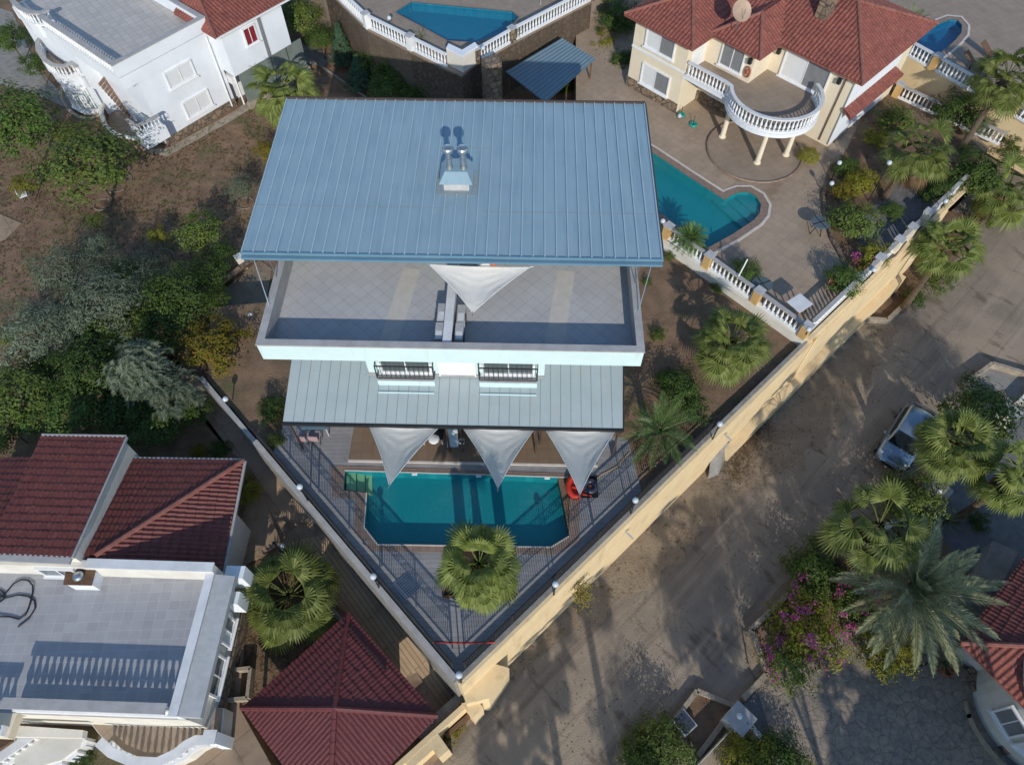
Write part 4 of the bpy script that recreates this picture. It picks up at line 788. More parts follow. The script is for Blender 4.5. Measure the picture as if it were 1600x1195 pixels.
sd_ = BG.sub(4.0, 0, 90); a = MB(); sd_.box(a, .55, 1.75, -.06, -.001, 3.3, 5.2); part('balcony_door', a, M['paint'], hb)
# roofs: hips
def hip(parent, pts, tops, m, caps='ridgecap', pitch=.24, name='roof', amp=.038):
    """pts: list of faces (lists of 3-D points); tops: ridge/hip segments"""
    mb = MB()
    for f_ in pts: tile_mesh(mb, f_, pitch, amp)
    r_ = part(name, mb, M[m], parent)
    cpm_ = MB()
    for a_, b_ in tops: ridge(cpm_, a_, b_)
    if tops: part('ridge_cap', cpm_, M[caps], r_)
    return r_
def P3(u, v, z, f=BG): return f.p(u, v, z)
zb = 5.42; ov = .55
e1, e2, e3, e4 = P3(-ov, -ov, zb - .12), P3(4.55, -ov, zb - .12), P3(4.55, 7, zb - .12), P3(-ov, 7.4, zb - .12); r1 = P3(2.0, 2.4, zb + 1.0); r2 = P3(2.0, 8.5, zb + 1.0)
hip(hb, [[e1, e2, r1], [e2, P3(4.55, 8.5, zb - .12), r2, r1], [e1, r1, r2, P3(-ov, 8.5, zb - .12)]], [(e1, r1), (e2, r1), (r1, r2)], 'tile')
f1, f2, f3 = P3(4.2, 1.45, zb - .13), P3(7.75, 1.45, zb - .13), P3(7.75, 9, zb - .13); s1 = P3(6.0, 3.6, zb + .95); s2 = P3(6.0, 9, zb + .95)
hip(hb, [[f1, f2, s1], [f2, f3, s2, s1], [P3(4.2, 9, zb - .13), f1, s1, s2]], [(f1, s1), (f2, s1)], 'tile')
g1, g2, g3, g4 = P3(7.2, 3.45, zb - .12), P3(13.0, 3.45, zb - .12), P3(13.0, 11.8, zb - .12), P3(4.0, 11.8, zb - .12); t1 = P3(9.6, 7.4, zb + 1.55); t2 = P3(5.0, 7.4, zb + 1.55)
hip(hb, [[g1, g2, t1, P3(3.3, 7.4, zb + 1.55)], [g2, g3, t1], [g3, g4, t2, t1], [P3(3.3, 7.4, zb + 1.5), g1, P3(3.3, 3.45, zb - .14)]], [(g2, t1), (g3, t1), (t1, t2)], 'tile')
a = MB(); sf = BG.sub(12.45, 4.0, 90); f = BG
q0, q1, q2, q3 = P3(12.46, 3.8, 3.35), P3(13.15, 3.6, 3.1), P3(13.15, 9.6, 3.1), P3(12.46, 9.6, 3.35); hip(hb, [[q0, q1, q2, q3]], [], 'tile', name='canopy_roof')
a = MB(); BG.box(a, 12.452, 12.5, 3.9, 9.8, 3.36, 5.3); BG.box(a, 12.452, 12.5, 3.9, 9.8, .8, 3.0); part('white_band', a, M['white'], hb)
a = MB(); BG.box(a, 8.2, 8.9, 5.6, 6.3, 5.6, 7.6); part('chimney', a, M['rubble'], hb); a = MB(); BG.box(a, 8.1, 9.0, 5.5, 6.4, 5.9, 6.02); part('chimney_flashing', a, M['fascia'], hb)
o = un(1152, 38, 6.3); a = MB(); dsh = V(.2, -.6, .55).normalized(); sx = dsh.cross(V(0, 0, 1)).normalized(); sy = sx.cross(dsh); c0 = o + V(0, 0, .75)
rings = [[c0 + (sx * cos(k * pi / 10) + sy * sin(k * pi / 10)) * rr_ + dsh * (rr_ * rr_ * .35) for k in range(20)] for rr_ in (.001, .2, .4, .58)] + [[c0 + (sx * cos(k * pi / 10) + sy * sin(k * pi / 10)) * rr_ + dsh * (rr_ * rr_ * .35 - .02) for k in range(20)] for rr_ in (.58, .3, .001)]
a.add([p for q in rings for p in q], [(i * 20 + k, i * 20 + (k + 1) % 20, (i + 1) * 20 + (k + 1) % 20, (i + 1) * 20 + k) for i in range(6) for k in range(20)])
t = thing('satellite_dish', 'tan satellite dish on the red tiled roof of the beige house', 'satellite dish', o); part('dish', a, mat('dish_tan', (.42, .30, .22), rough=.5), t); part('mast', MB().tube([o - V(0, 0, .3), o + V(0, 0, .7)], .03, 8), M['steel'], t); part('feed_arm', MB().tube([c0 + sy * -.5, c0 + dsh * .5], .015, 6), M['steel'], t)
# balcony
bcn = (9.35, 1.35); R = 2.65; arc = [(bcn[0] + R * cos(radians(a_)), bcn[1] + R * sin(radians(a_))) for a_ in range(-160, 62, 8)]
a = MB(); a.prism(BG.poly([(4.0, 0.0), (6.85, .0)] + arc + [(10.8, 4.0), (7.2, 4.0), (7.2, 2.0), (4.0, 2.0)]), 3.02, 3.25); part('balcony_slab', a, M['white'], hb)
a = MB(); a.prism(BG.poly([(4.05, 0.1), (6.9, .1)] + [(bcn[0] + (R - .1) * cos(radians(a_)), bcn[1] + (R - .1) * sin(radians(a_))) for a_ in range(-158, 60, 8)] + [(10.6, 3.99), (7.21, 3.99), (7.21, 1.99), (4.05, 1.99)]), 3.251, 3.27); part('balcony_floor', a, M['patio2'], hb)
balustrade('white balustrade curving round the balcony of the beige house', BG.poly([(4.15, .02), (6.75, .02)] + [(bcn[0] + (R - .12) * cos(radians(a_)), bcn[1] + (R - .12) * sin(radians(a_))) for a_ in range(-146, 64, 9)]), 3.27, .9, spacing=.25, capm='capwhite')
for u, v in ((7.5, .15), (10.35, -.3), (11.15, 1.5)): part('column', MB().lathe(BG.p(u, v, ZP), [(.22, 0), (.22, .12), (.16, .16), (.14, 1.2), (.13, 2.25), (.2, 2.32), (.2, 2.42)], 16), M['beige'], hb, smooth=False)
a = MB(); a.tube([BG.p(12.3, 3.93, 5.2), BG.p(11.9, 3.93, 5.15), BG.p(11.85, 3.93, .8)], .035, 6); part('downpipe', a, M['wood'], hb)
for u, v in ((7.0, 1.95), (7.6, 3.95), (11.6, 3.95)): a = MB(); BG.box(a, u - .1, u + .1, v - .2, v, 4.5, 4.8); part('wall_lamp', a, M['dark'], hb)
t = thing('wall_ornament', 'oval terracotta ornament on the wall above the balcony', 'ornament', BG.p(7.0, 1.9, 3.6)); c = BG.p(7.0, 1.9, 3.95); a = MB().tube([c + BG.ex * .18 * cos(k * pi / 8) + V(0, 0, .32 * sin(k * pi / 8)) for k in range(17)], .045, 6); a.ball(c, .1, 10, 6, 1.6); part('disc', a, M['terracotta'], t)
# round terrace under the balcony
a = MB(); c = BG.p(9.6, .5); n = 30; structure('round_terrace', MB().prism([c + V(cos(2 * pi * i / n) * 2.75, sin(2 * pi * i / n) * 2.75, 0) for i in range(n)], ZP, ZP + .07), M['patio2']); structure('terrace_kerb', MB().tube([c + V(cos(2 * pi * i / n) * 2.8, sin(2 * pi * i / n) * 2.8, ZP + .07) for i in range(n + 1)], .07, 6), M['coping'])
# patio balustrades
bA = un(1258, 533, ZP + .05); bB = un(1034, 370, ZP + .05)
def along(a_, b_, ts): return [a_.lerp(b_, t_) for t_ in ts]
a = MB(); wallrun(a, wr1 + nR * .0 + V(0, 0, 0), un(1026, 366, ZP), (bA - bB).normalized().cross(V(0, 0, 1)) * (1 if (bA - bB).normalized().cross(V(0, 0, 1)).y > 0 else -1), .3, -1.2, ZP + .04); solo('terrace_wall', a, M['offwhite'], 'low white wall under the patio balustrade facing the east garden', 'wall')
yy = V((bB - bA).normalized().y, -(bB - bA).normalized().x, 0); yy = yy if yy.x > 0 else -yy
balustrade('white balustrade with ochre piers between the patio and the east garden', [bA + yy * .15 + (bB - bA) * .02, bB + yy * .15], ZP + .05, .85, piers=along(bA + yy * .15, bB + yy * .15, (.03, .34, .68, .98)), capm='stonecap')
rA = wr1 + nR * .2; rB = wr2 + nR * .2
a = MB(); wallrun(a, wr1 + nR * .02, wr3 + nR * .02 + dR * 1.5, nR, .22, .3, ZP + .04); solo('road_wall_top', a, M['cream'], 'cream top strip of the road wall under the patio balustrade', 'wall')
balustrade('white balustrade along the road wall of the patio', [rA + dR * .4, rB + dR * .0], ZP + .05, .85, piers=along(rA, rB, (.42, .62, .8, .93)), capm='stonecap', pier='beige')
balustrade('short white balustrade on the road wall under the palm fronds', [rB + dR * .8, wr3 + nR * .2 + dR * 1.2], ZP + .05, .85, piers=[rB + dR * .9], capm='stonecap', pier='beige')
for (x, y, z, hh, lab) in ((1264, 514, 1.55, .3, 'white globe lamp on the corner pier of the patio balustrades'), (1036, 345, 1.55, .3, 'white globe lamp on the ochre pier beside the villa roof corner'), (1300, 286, .65, .9, 'white globe lamp at the western edge of the planting bed'), (1312, 254, .65, 1.2, 'white globe lamp near the clipped round shrub'), (1390, 254, .65, 2.6, 'large white globe lamp on a tall post under the palm'),
                        (1366, 421, 1.0, .5, 'white globe lamp among the bushes above the striped shadows'), (1478, 314, 1.5, .4, 'white globe lamp on the road wall by the eastern palms'), (1062, 181, .6, .05, 'white globe lamp on the ground below the beige house windows')):
    c = un(x, y, z + hh + .13); globe_lamp(V(c.x, c.y, z), lab, hh)
for (x, y, lab) in ((945 / 1600 * 1600 + 119, 181, 'round green hose reel against the beige house plinth'), (1083, 196, 'small teal garden pump beside the beige house plinth')):
    o = un(x, y, ZP); t = thing('hose_reel', lab, 'garden tool', o); part('drum', torus_mb(o, .17, .09, 20, 8), M['teal'], t); part('handle', MB().tube([o, o + V(.05, .25, .5)], .02, 6), M['dark'], t)
def round_table(x, y, lab, g='glass garden tables on the patio'):
    o = un(x, y, ZP + .7); o.z = ZP; t = thing('glass_table', lab, 'table', o, g); part('tabletop', MB().lathe(o, [(.5, .70), (.52, .72), (.5, .74)], 24), M['glass'], t)
    for k in range(4): a_ = k * pi / 2 + .4; part('leg', MB().bar(o + V(cos(a_) * .4, sin(a_) * .4, 0), o + V(cos(a_) * .1, sin(a_) * .1, .7), .035), M['dark'], t)
    a = MB()
    for k in range(4): a_ = k * pi / 2 + .4; a.bar(o + V(cos(a_) * .5, sin(a_) * .5, .755), o + V(0, 0, .755), .03, .02)
    part('cross_frame', a, M['dark'], t); return t
round_table(1282, 348, 'dark round glass table at the edge of the planting bed'); round_table(1191, 444, 'dark round glass table by the patio balustrade')
o = un(1250, 473, ZP + 1.0); o.z = ZP; t = thing('garden_table', 'square white table standing at the tip of the patio', 'table', o, rz=0); f = Fr(o, radians(35)); a = MB(); f.box(a, -.47, .47, -.42, .42, ZP + .95, ZP + 1.0); part('tabletop', a, M['capwhite'], t)
for sx in (-.36, .36):
    for sy in (-.3, .3): a = MB(); f.box(a, sx - .03, sx + .03, sy - .03, sy + .03, ZP, ZP + .95); part('leg', a, M['wood'], t)
chair(un(1296, 452, ZP), radians(60), 'terracotta', 'brown garden chair beside the bush at the patio corner', None)
o = un(1160, 415, 2.6); t = thing('parasol_pole', 'thin white pole standing in the round bush beside the pool', 'pole', V(o.x, o.y, ZP)); part('pole', MB().tube([un(1154, 432, 1.6), un(1168, 405, 2.4)], .035, 6), M['paint'], t)
# planting beds of the patio and blue slate drive
bed = un2([(1296, 262), (1318, 245), (1355, 165), (1400, 130), (1480, 180), (1540, 240), (1470, 310), (1400, 400), (1352, 428), (1320, 410), (1300, 372), (1288, 330), (1286, 295)], ZP + .06)
structure('planting_bed', skirt(sheet(bed, ZP + .06), bed, ZP + .06, ZP - .1), M['dirt'])
kb = un2([(1286, 295), (1288, 330), (1300, 372), (1320, 410), (1325, 425)], ZP + .1); t = MB().tube(kb, .12, 7); solo('stone_edging', t, M['rubble'], 'rough stone edging between the patio and the shrub bed', 'edging')
sl_ = un2([(1395, 285), (1470, 300), (1452, 340), (1410, 385), (1365, 420), (1335, 400), (1350, 340)], ZP + .068); structure('slate_drive', sheet(sl_, ZP + .075), M['slate'])
# terrace with pool beyond the beige house
ZN = 2.3
ne = un2([(1398, 72), (1440, 95), (1600, 183), (1760, 275), (1760, -260), (1290, -260), (1340, -60)], ZN); npool = un2([(1380, 20), (1400, 22), (1424, 28), (1440, 33), (1452, 40), (1462, 41), (1472, 36), (1485, 31), (1496, 32), (1503, 40), (1502, 52), (1492, 64), (1476, 78), (1458, 91), (1425, 73), (1395, 60)], ZN)
ncope = grow(npool, .35); ncope = [p for p in ncope]
structure('upper_terrace', skirt(sheet([V(p.x, p.y, 0) for p in ne], ZN, [ncope]), ne, ZN, -1), M['patio2'])
pool_thing('deep blue rounded swimming pool behind the beige house roof', npool, ncope, ZN, 'pooltileblue', 'water2')
nA, nB = ne[1], ne[3]; nn_ = (ne[3] - ne[1]).normalized(); a = MB(); wallrun(a, ne[0] - V(.02, .02, 0), ne[3], V(nn_.y, -nn_.x, 0), .02, -1, ZN - .05); wq = V(nn_.y, -nn_.x, 0); a = MB(); wallrun(a, ne[0] + wq * .03, ne[3] + wq * .03, wq, -.28, ZP - 1, ZN + .02); solo('retaining_wall', a, M['cream'], 'ochre retaining wall below the upper pool terrace balustrade', 'wall')
lm = lambda x, y: un(x, y, ZN + .02)
pA, pB = lm(1405, 82), lm(1625, 208); balustrade('white balustrade with ochre piers on the upper pool terrace', [pA + V(.1, .1, 0), pB + V(.1, .1, 0)], ZN + .02, .9, piers=along(pA + V(.1, .1, 0), pB + V(.1, .1, 0), (.24, .58, .80)), capm='capwhite')
qA, qB = un(1398, 152, ZP), un(1560, 228, ZP); balustrade('lower white balustrade half hidden by shrubs below the ochre wall', [qA, qB], ZP + .05, .85, piers=[qA], capm='stonecap')
for (x, y, lab) in ((1522, 108, 'sun lounger nearest the upper terrace balustrade'), (1548, 92, 'sun lounger further from the upper terrace balustrade')):
    o = un(x, y, ZN); t = thing('sun_lounger', 'brown ' + lab, 'sun lounger', o); f = Fr(o, radians(-47)); a = MB(); f.box(a, -.3, .95, -.28, .28, ZN + .28, ZN + .34); part('bed', a, M['wood'], t); a = MB(); a.bar(f.p(-.3, 0, ZN + .32), f.p(-.95, 0, ZN + .75), .56, .05); part('backrest', a, M['wood'], t)
    for u_ in (-.2, .85):
        for v_ in (-.24, .24): a = MB(); f.box(a, u_ - .03, u_ + .03, v_ - .03, v_ + .03, ZN, ZN + .28); part('leg', a, M['dark'], t)
c = un(1508, -18, ZN); structure('parasol_base_ring', MB().lathe(c, [(1.35, 0), (1.35, .05), (1.2, .06)], 30), M['patio2'])
# ================================================================== NORTH TERRACE WITH POOL
Z2 = 2.5
np_ = un2([(505, -20), (572, 45), (640, 80), (697, 108), (722, 118), (745, 100), (800, 68), (925, 2), (1010, -60), (1010, -330), (380, -330), (430, -90)], Z2)
npl = un2([(643, 4), (800, 19), (811, 28), (784, 52), (745, 67), (700, 64), (618, 20)], Z2); npc = grow(npl, .12)
structure('north_terrace', skirt(sheet([V(p.x, p.y, 0) for p in np_], Z2, [npc]), np_, Z2, -2.2), M['patio2'])
pool_thing('blue pool with angled ends on the stone walled terrace behind the villa', npl, npc, Z2, 'pooltileblue', 'water', lip=False)
a = MB()
for i in range(7):
    p, q = np_[i], np_[i + 1]; d = (q - p).normalized(); n_ = V(d.y, -d.x, 0); n_ = n_ if n_.y < 0 else -n_; wallrun(a, p, q, n_, .35, -2.2, Z2 - .12)
solo('stone_retaining_wall', a, M['rubble'], 'rough stone retaining wall below the northern pool terrace', 'wall')
balustrade('white balustrade along the western side of the northern pool terrace', [np_[0] + V(.1, .1, 0), np_[1] + V(.1, .12, 0), np_[2] + V(.1, .15, 0), np_[3] + V(.05, .12, 0)], Z2 + .02, .9, piers=[np_[1] + V(.1, .12, 0), np_[2] + V(.1, .15, 0)], pier='paint')
balustrade('white balustrade along the eastern side of the northern pool terrace', [np_[5] + V(0, .15, 0), np_[6] + V(0, .15, 0), np_[7] + V(0, .15, 0), np_[8] + V(0, .15, 0)], Z2 + .02, .9, piers=[np_[5] + V(0, .15, 0), np_[6] + V(0, .15, 0), np_[7] + V(0, .15, 0)], pier='rubble')
a = MB(); q = un2([(697, 75), (722, 88), (747, 72), (742, 66), (722, 78), (701, 68)], 3.6); cq = MB(); cq.prism(q, 3.52, 3.6); a.prism(q, -2.2, 3.515)
t = thing('corner_pier', 'tall white and stone pier at the pointed corner of the northern terrace', 'pier', un(722, 100, -2)); part('body', a, M['offwhite'], t); part('cap', cq, M['white'], t)
a = MB(); q = un2([(752, 92), (775, 84), (784, 98), (760, 106)], Z2 + 1.0); a.prism(q, -2.2, Z2 + 1.0); t = thing('stone_pier', 'square rubble stone pier where the eastern terrace balustrade begins', 'pier', un(765, 95, -2)); part('body', a, M['rubble'], t)
for (x, y, z, hh, lab) in ((755, 75, 3.5, .2, 'white globe lamp on the stone pier of the northern terrace'), (608, 28, 3.4, .2, 'white globe lamp on the western balustrade of the northern terrace')): c = un(x, y, z + hh + .13); globe_lamp(V(c.x, c.y, z), lab, hh)
for (x, y, lab) in ((865, 2, 'metal frame garden swing seat at the top edge of the northern terrace'),):
    o = un(x, y, Z2); t = thing('garden_swing', lab, 'garden swing', o); a = MB()
    for s_ in (-.9, .9): a.bar(o + V(s_, -.5, 0), o + V(s_, 0, 1.7), .05); a.bar(o + V(s_, .5, 0), o + V(s_, 0, 1.7), .05)
    a.bar(o + V(-.9, 0, 1.7), o + V(.9, 0, 1.7), .05); part('frame', a, M['steel'], t); part('seat', MB().box(o.x - .7, o.x + .7, o.y - .25, o.y + .25, Z2 + .45, Z2 + .5), M['plastic'], t); part('backrest', MB().box(o.x - .7, o.x + .7, o.y + .22, o.y + .27, Z2 + .5, Z2 + .95), M['plastic'], t)
# pergola with blue sheet roof
pz = lambda x, y, z: un(x, y, z)
q = [pz(790, 112, 1.4), pz(878, 60, 2.0), pz(930, 92, 2.0), pz(852, 160, 1.4)]; t = thing('shelter', 'blue grey sheet metal shelter roof below the stone terrace wall', 'shelter', (q[0].x, q[0].y, -1.9)); a = MB().hexa([p - V(0, 0, .08) for p in q], q); rf_ = part('roof', a, M['awning'], t)
a = MB()
for i in range(12): a.bar(q[0].lerp(q[3], (i + .5) / 12) + V(0, 0, .01), q[1].lerp(q[2], (i + .5) / 12) + V(0, 0, .01), .03, .02)
part('seams', a, M['roofmetal'], rf_)
for p in q: p2 = p.lerp(sum(q, V(0, 0, 0)) / 4, .08); part('post', MB().bar(V(p2.x, p2.y, -1.9), p2 - V(0, 0, .08), .1), M['wood'], t)
structure('north_garden', sheet(un2([(742, 150), (990, 60), (1000, 170), (960, 230), (740, 240)], -.9), -.9), M['garden'])
# ================================================================== WHITE HOUSE (north-west)
ZW = -1.9
WF = fr2((175, 102), (319, 26), 4.4)
wh = thing('white_house', 'white house with curved balconies, a tiled flat roof terrace and a red tiled wing', 'house', WF.p(3, 4, ZW))
a = MB(); a.prism(WF.poly([(0, 0), (6.5, 0), (6.5, 12), (0, 12)]), 2.75, 3.5); a.prism(WF.poly([(.95, .08), (6.5, .08), (6.5, 12), (.95, 12)]), ZW - .3, 2.749); a.prism(WF.poly([(0.1, 5.8), (.95, 5.8), (.95, 12), (0.1, 12)]), ZW - .3, 2.749); a.prism(WF.poly([(6.51, -1.1), (11.3, -1.1), (11.3, 9), (6.51, 9)]), .75, 3.8); a.prism(WF.poly([(6.51, .6), (11.0, .6), (11.0, 9), (6.51, 9)]), ZW - .3, .745); part('wall', a, M['white'], wh)
a = MB(); WF.box(a, .1, 6.4, .1, 11.9, 3.501, 3.55); part('terrace_floor', a, M['terrace3'], wh)
a = MB(); WF.box(a, .0, 6.5, 0, .22, 3.551, 4.34); WF.box(a, 6.28, 6.5, .221, 11.9, 3.551, 4.34); part('parapet', a, M['white'], wh)
a = MB(); WF.box(a, -.04, 6.54, -.04, .28, 4.341, 4.4); WF.box(a, 6.22, 6.54, .281, 11.9, 4.341, 4.4); part('parapet_cap', a, M['stonecap'], wh)
a = MB(); WF.box(a, 2.0, 6.52, -.12, -.002, 1.15, 1.32) if False else None
sw = WF.sub(0, 0, 90)
window(wh, WF, 2.6, 4.6, 1.35, 2.5, .08, 'shut'); window(wh, WF, 2.9, 4.9, -.95, .25, .08, 'shut'); window(wh, WF, 8.0, 9.0, 2.1, 3.3, -1.1, 'red')
a = MB(); a.bar(WF.p(6.1, -.06, 3.3), WF.p(6.1, -.06, -1.7), .09); part('downpipe', a, M['paint'], wh); a = MB(); a.bar(WF.p(6.75, -.55, .74), WF.p(6.75, -.55, -1.7), .09); WF.box(a, 6.55, 6.95, -.4, .55, -.2, .35); part('service_pipe', a, M['paint'], wh)
a = MB(); WF.box(a, 9.3, 9.5, -1.2, -1.101, .8, 3.6); part('wall_groove', a, M['shuttergrey'], wh)
gl_ = MB()
for k in range(4): gg = MB(); WF.box(gg, 6.85 + k * 1.35, 8.12 + k * 1.35, -1.0, -.95, -1.4, .7); part('glass_panel', gg, M['greyglass'], wh)
a = MB(); WF.box(a, 6.8, 12.3, -1.1, -.85, ZW - .3, -1.42); part('glass_panel_base', a, M['kerb'], wh)
a = MB(); WF.box(a, .9, 6.5, .0, .079, ZW - .2, -1.35); part('stone_plinth', a, M['rubble'], wh)
W3 = lambda u, v, z: WF.p(u, v, z)
e1, e2 = W3(6.0, -1.45, 3.75), W3(13, -1.45, 3.75); t1, t2 = W3(7.9, 2.8, 5.1), W3(13, 2.8, 5.1); hip(wh, [[e1, e2, t2, t1], [e1, t1, W3(6.0, 2.8, 3.8)], [t1, t2, W3(13, 8, 3.6), W3(6.6, 8, 3.6)]], [(e1, t1), (t1, t2)], 'tile')
a = MB(); a.bar(e1 + V(0, 0, -.04), e2 + V(0, 0, -.04), .1, .1); part('gutter', a, M['paint'], wh)
balustrade('white balustrade along the south western edge of the white house roof terrace', [W3(.12, .3, 0), W3(.12, 8.0, 0)], 3.55, .85, capm='stonecap', railw=.3)
ub = un2([(84, 24), (76, 14), (62, 20), (45, 19), (30, 12), (18, 0), (10, -14)], 4.4); ub2 = [V(p.x, p.y, 0) for p in ub]
a = MB(); a.prism([V(p.x, p.y, 0) for p in ub] + [W3(1.5, 12, 0), W3(.05, 8.1, 0)], 2.75, 3.542); part('upper_balcony', a, M['white'], wh)
balustrade('curved upper balustrade at the western corner of the white house', grow(ub2[1:] + [W3(1, 12, 0)], -.02)[:-1], 3.56, .84, capm='stonecap', railw=.3)
lb = un2([(128, 92), (118, 101), (112, 97), (98, 103), (82, 101), (68, 92), (59, 78), (58, 64), (68, 52), (80, 48)], 1.9); lb = [V(p.x, p.y, 0) for p in lb]
cen = W3(.2, 7.6, 0); a = MB(); a.prism(lb + [W3(.1, 9.5, 0), W3(.1, 6, 0)], .25, 1.05); part('lower_balcony', a, M['white'], wh); a = MB(); a.prism([p.lerp(cen, .05) for p in lb] + [W3(.1, 9.2, 0), W3(.1, 6.1, 0)], 1.051, 1.07); part('balcony_floor', a, M['patio2'], wh)
balustrade('curved lower balustrade of the white house balcony over the glazed turret', lb, 1.07, .83, capm='stonecap', railw=.28)
tb = [p.lerp(cen, .12) for p in lb[2:]]; a = MB(); a.prism(tb + [W3(.1, 9.2, 0), W3(.1, 5.6, 0)], ZW - .2, .249); part('turret', a, M['white'], wh)
for i in (0, 1, 2): 
    p, q = tb[i + 1], tb[i]; f = Fr(p, atan2(q.y - p.y, q.x - p.x)); L_ = (q - p).length
    if L_ > .5: window(wh, f, .06, L_ - .06, ZW + .35, .0, -.02, 'pale')
structure('turret_apron', MB().tube([p.lerp(cen, -.22) + V(0, 0, ZW + .05) for p in lb], .12, 6), M['kerb'])
# outside stair
sa, sb = un(160, 124, .9), un(208, 178, -1.6); d = V(sb.x - sa.x, sb.y - sa.y, 0); Ls = d.length; d.normalize(); n_ = V(-d.y, d.x, 0); st = thing('outdoor_stair', 'brown boarded outside stair descending along the white house', 'stair', (sb.x, sb.y, ZW)); ns = 11
for i in range(ns):
    c = sa + d * (Ls * i / ns); z = .95 - (2.55) * i / ns; part('tread', MB().prism([c - n_ * .55, c + n_ * .55, c + n_ * .55 + d * (Ls / ns + .01), c - n_ * .55 + d * (Ls / ns + .01)], z - .2, z), M['stair'], st)
r_ = MB(); r_.bar(sa + n_ * .62 + V(0, 0, .9), sb + n_ * .62 + V(0, 0, .9), .14, .10); part('handrail', r_, M['paint'], st); bm_ = baluster_mesh(.72, 'paint')
for i in range(14): q = sa.lerp(sb, (i + .5) / 14) + n_ * .62; inst('baluster', bm_, st, q - org[st] + V(0, 0, .13))
balustrade('small white balustrade on the stair landing of the white house', [W3(.9, -.7, 0), W3(.1, -.7, 0), W3(-.55, -.6, 0), W3(-.6, .4, 0)], .1, .8, capm='stonecap'); a = MB(); a.prism(WF.poly([(-.7, -.8), (1.0, -.8), (1.0, -.005), (-.7, -.005)]), -.75, .1); part('stair_landing', a, M['white'], wh)
cw = un2([(172, 150), (161, 160), (158, 176), (164, 196), (182, 211), (205, 217), (222, 216)], -1.0); solo('curved_wall', MB().tube(cw, .15, 8), M['offwhite'], 'low curved white wall round the little court of the white house', 'wall')
a = MB(); [wallrun(a, cw[i], cw[i + 1], V(0, 1, 0), .12, ZW - .2, -1.05) for i in range(len(cw) - 1)]; solo('court_wall', a, M['rubble'], 'rough stone base below the curved white wall', 'wall')
structure('court_floor', sheet([V(p.x, p.y, 0) for p in un2([(172, 152), (162, 162), (160, 178), (168, 198), (186, 213), (222, 218), (262, 226), (258, 205), (215, 150)], -1.8)], -1.8), M['patio2'])
structure('house_apron', sheet(un2([(215, 235), (262, 232), (365, 175), (440, 120), (450, 135), (360, 190), (262, 245)], ZW), ZW + .012), M['kerb'])
structure('west_path', sheet(un2([(-40, 120), (60, 150), (112, 172), (150, 168), (145, 150), (100, 148), (60, 110), (20, 20), (-40, 0)], ZW), ZW + .02), M['concrete'])
structure('garden_path', sheet(un2([(455, 80), (480, 68), (520, 90), (505, 105), (470, 98)], ZW), ZW + .02), M['concrete'])
def ring(x, y, r, lab): o = un(x, y, ZW); t = solo('tree_ring', MB().tube([o + V(cos(k * pi / 12) * r, sin(k * pi / 12) * r, .02) for k in range(22)], .045, 6), M['ringstone'], lab, 'tree ring', 'tree rings in the garden')
for x, y, r, lab in ((182, 285, .95, 'large concrete ring round the broad olive green tree'), (160, 320, .5, 'small concrete ring below the broad olive green tree'), (250, 405, .8, 'concrete ring in the shade beside the dark citrus trees'), (384, 318, .5, 'concrete ring round the grey tree by the villa roof'), (543, 137, .35, 'right one of two small rings behind the villa'), (508, 128, .42, 'left one of two small rings behind the villa')): ring(x, y, r, lab)
a = MB(); a.bar(un(60, 190, ZW + .06), un(110, 240, ZW + .06), .08, .1); solo('garden_edging', a, M['concrete'], 'thin concrete edging line west of the broad tree', 'edging')
a = MB(); a.bar(un(485, 92, ZW + .08), un(572, 152, ZW + .08), .09, .14); solo('path_edging', a, M['concrete'], 'thin concrete edging running behind the villa roof', 'edging')
for (x, y, lab) in ((42, 313, 'pale garden chair tipped over by the small yellow shrub'),): chair(un(x, y, ZW), radians(120), 'paint', lab, None)
structure('west_terrace', sheet(un2([(-60, 300), (0, 335), (35, 350), (10, 375), (-60, 400)], ZW), ZW + .05), M['alley'])
# ruined low garden walls beside the villa
t = solo('garden_wall', MB().hexa([un(318, 462, -1.9), un(398, 400, -1.9), un(403, 406, -1.9), un(323, 468, -1.9)], [un(318, 458, -1.3), un(400, 394, -1.3), un(405, 400, -1.3), un(323, 464, -1.3)]), M['rubble'], 'low stone garden wall climbing towards the villa corner', 'wall')
for x, y, lab in ((372, 400, 'white painted pier at the top of the stone garden wall'), (292, 448, 'white painted pier at the bottom of the stone garden wall'), (385, 512, 'white pier beside the yellow shrub near the villa')):
    o = un(x, y, -.9); t = thing('garden_pier', lab, 'pier', V(o.x, o.y, -1.95), 'white garden piers'); f = Fr(o, .6); a = MB(); f.box(a, -.18, .18, -.18, .18, -1.95, -1.0); part('body', a, M['offwhite'], t); a = MB(); f.box(a, -.23, .23, -.23, .23, -.999, -.92); part('cap', a, M['capwhite'], t)
c = un(391, 492, -.4); globe_lamp(V(c.x, c.y, -1.3), 'white globe lamp between the villa corner and the yellow shrub', .77)
structure('bare_slope', sheet(un2([(330, 470), (405, 405), (425, 420), (410, 500), (360, 500)], -1.85), -1.85), M['verge'])
c = un(441, 853, -1.3); globe_lamp(V(c.x, c.y, -2.5), 'white globe lamp above the fan palm by the alley', 1.07)
ka, kb_ = un(441, 858, -1.9), un(612, 1052, -1.9); a = MB(); nk = V(-(kb_ - ka).normalized().y, (kb_ - ka).normalized().x, 0); wallrun(a, ka, kb_, nk, .2, -4.2, -1.95); solo('kerb_wall', a, M['concrete'], 'low concrete wall between the palm bed and the ramp', 'wall'); fence('black iron railing on the low wall beside the ramp and the alley fan palm', ka - nk * .1, kb_ - nk * .1, -1.95, h=1.2, step=.15, lattice=False)
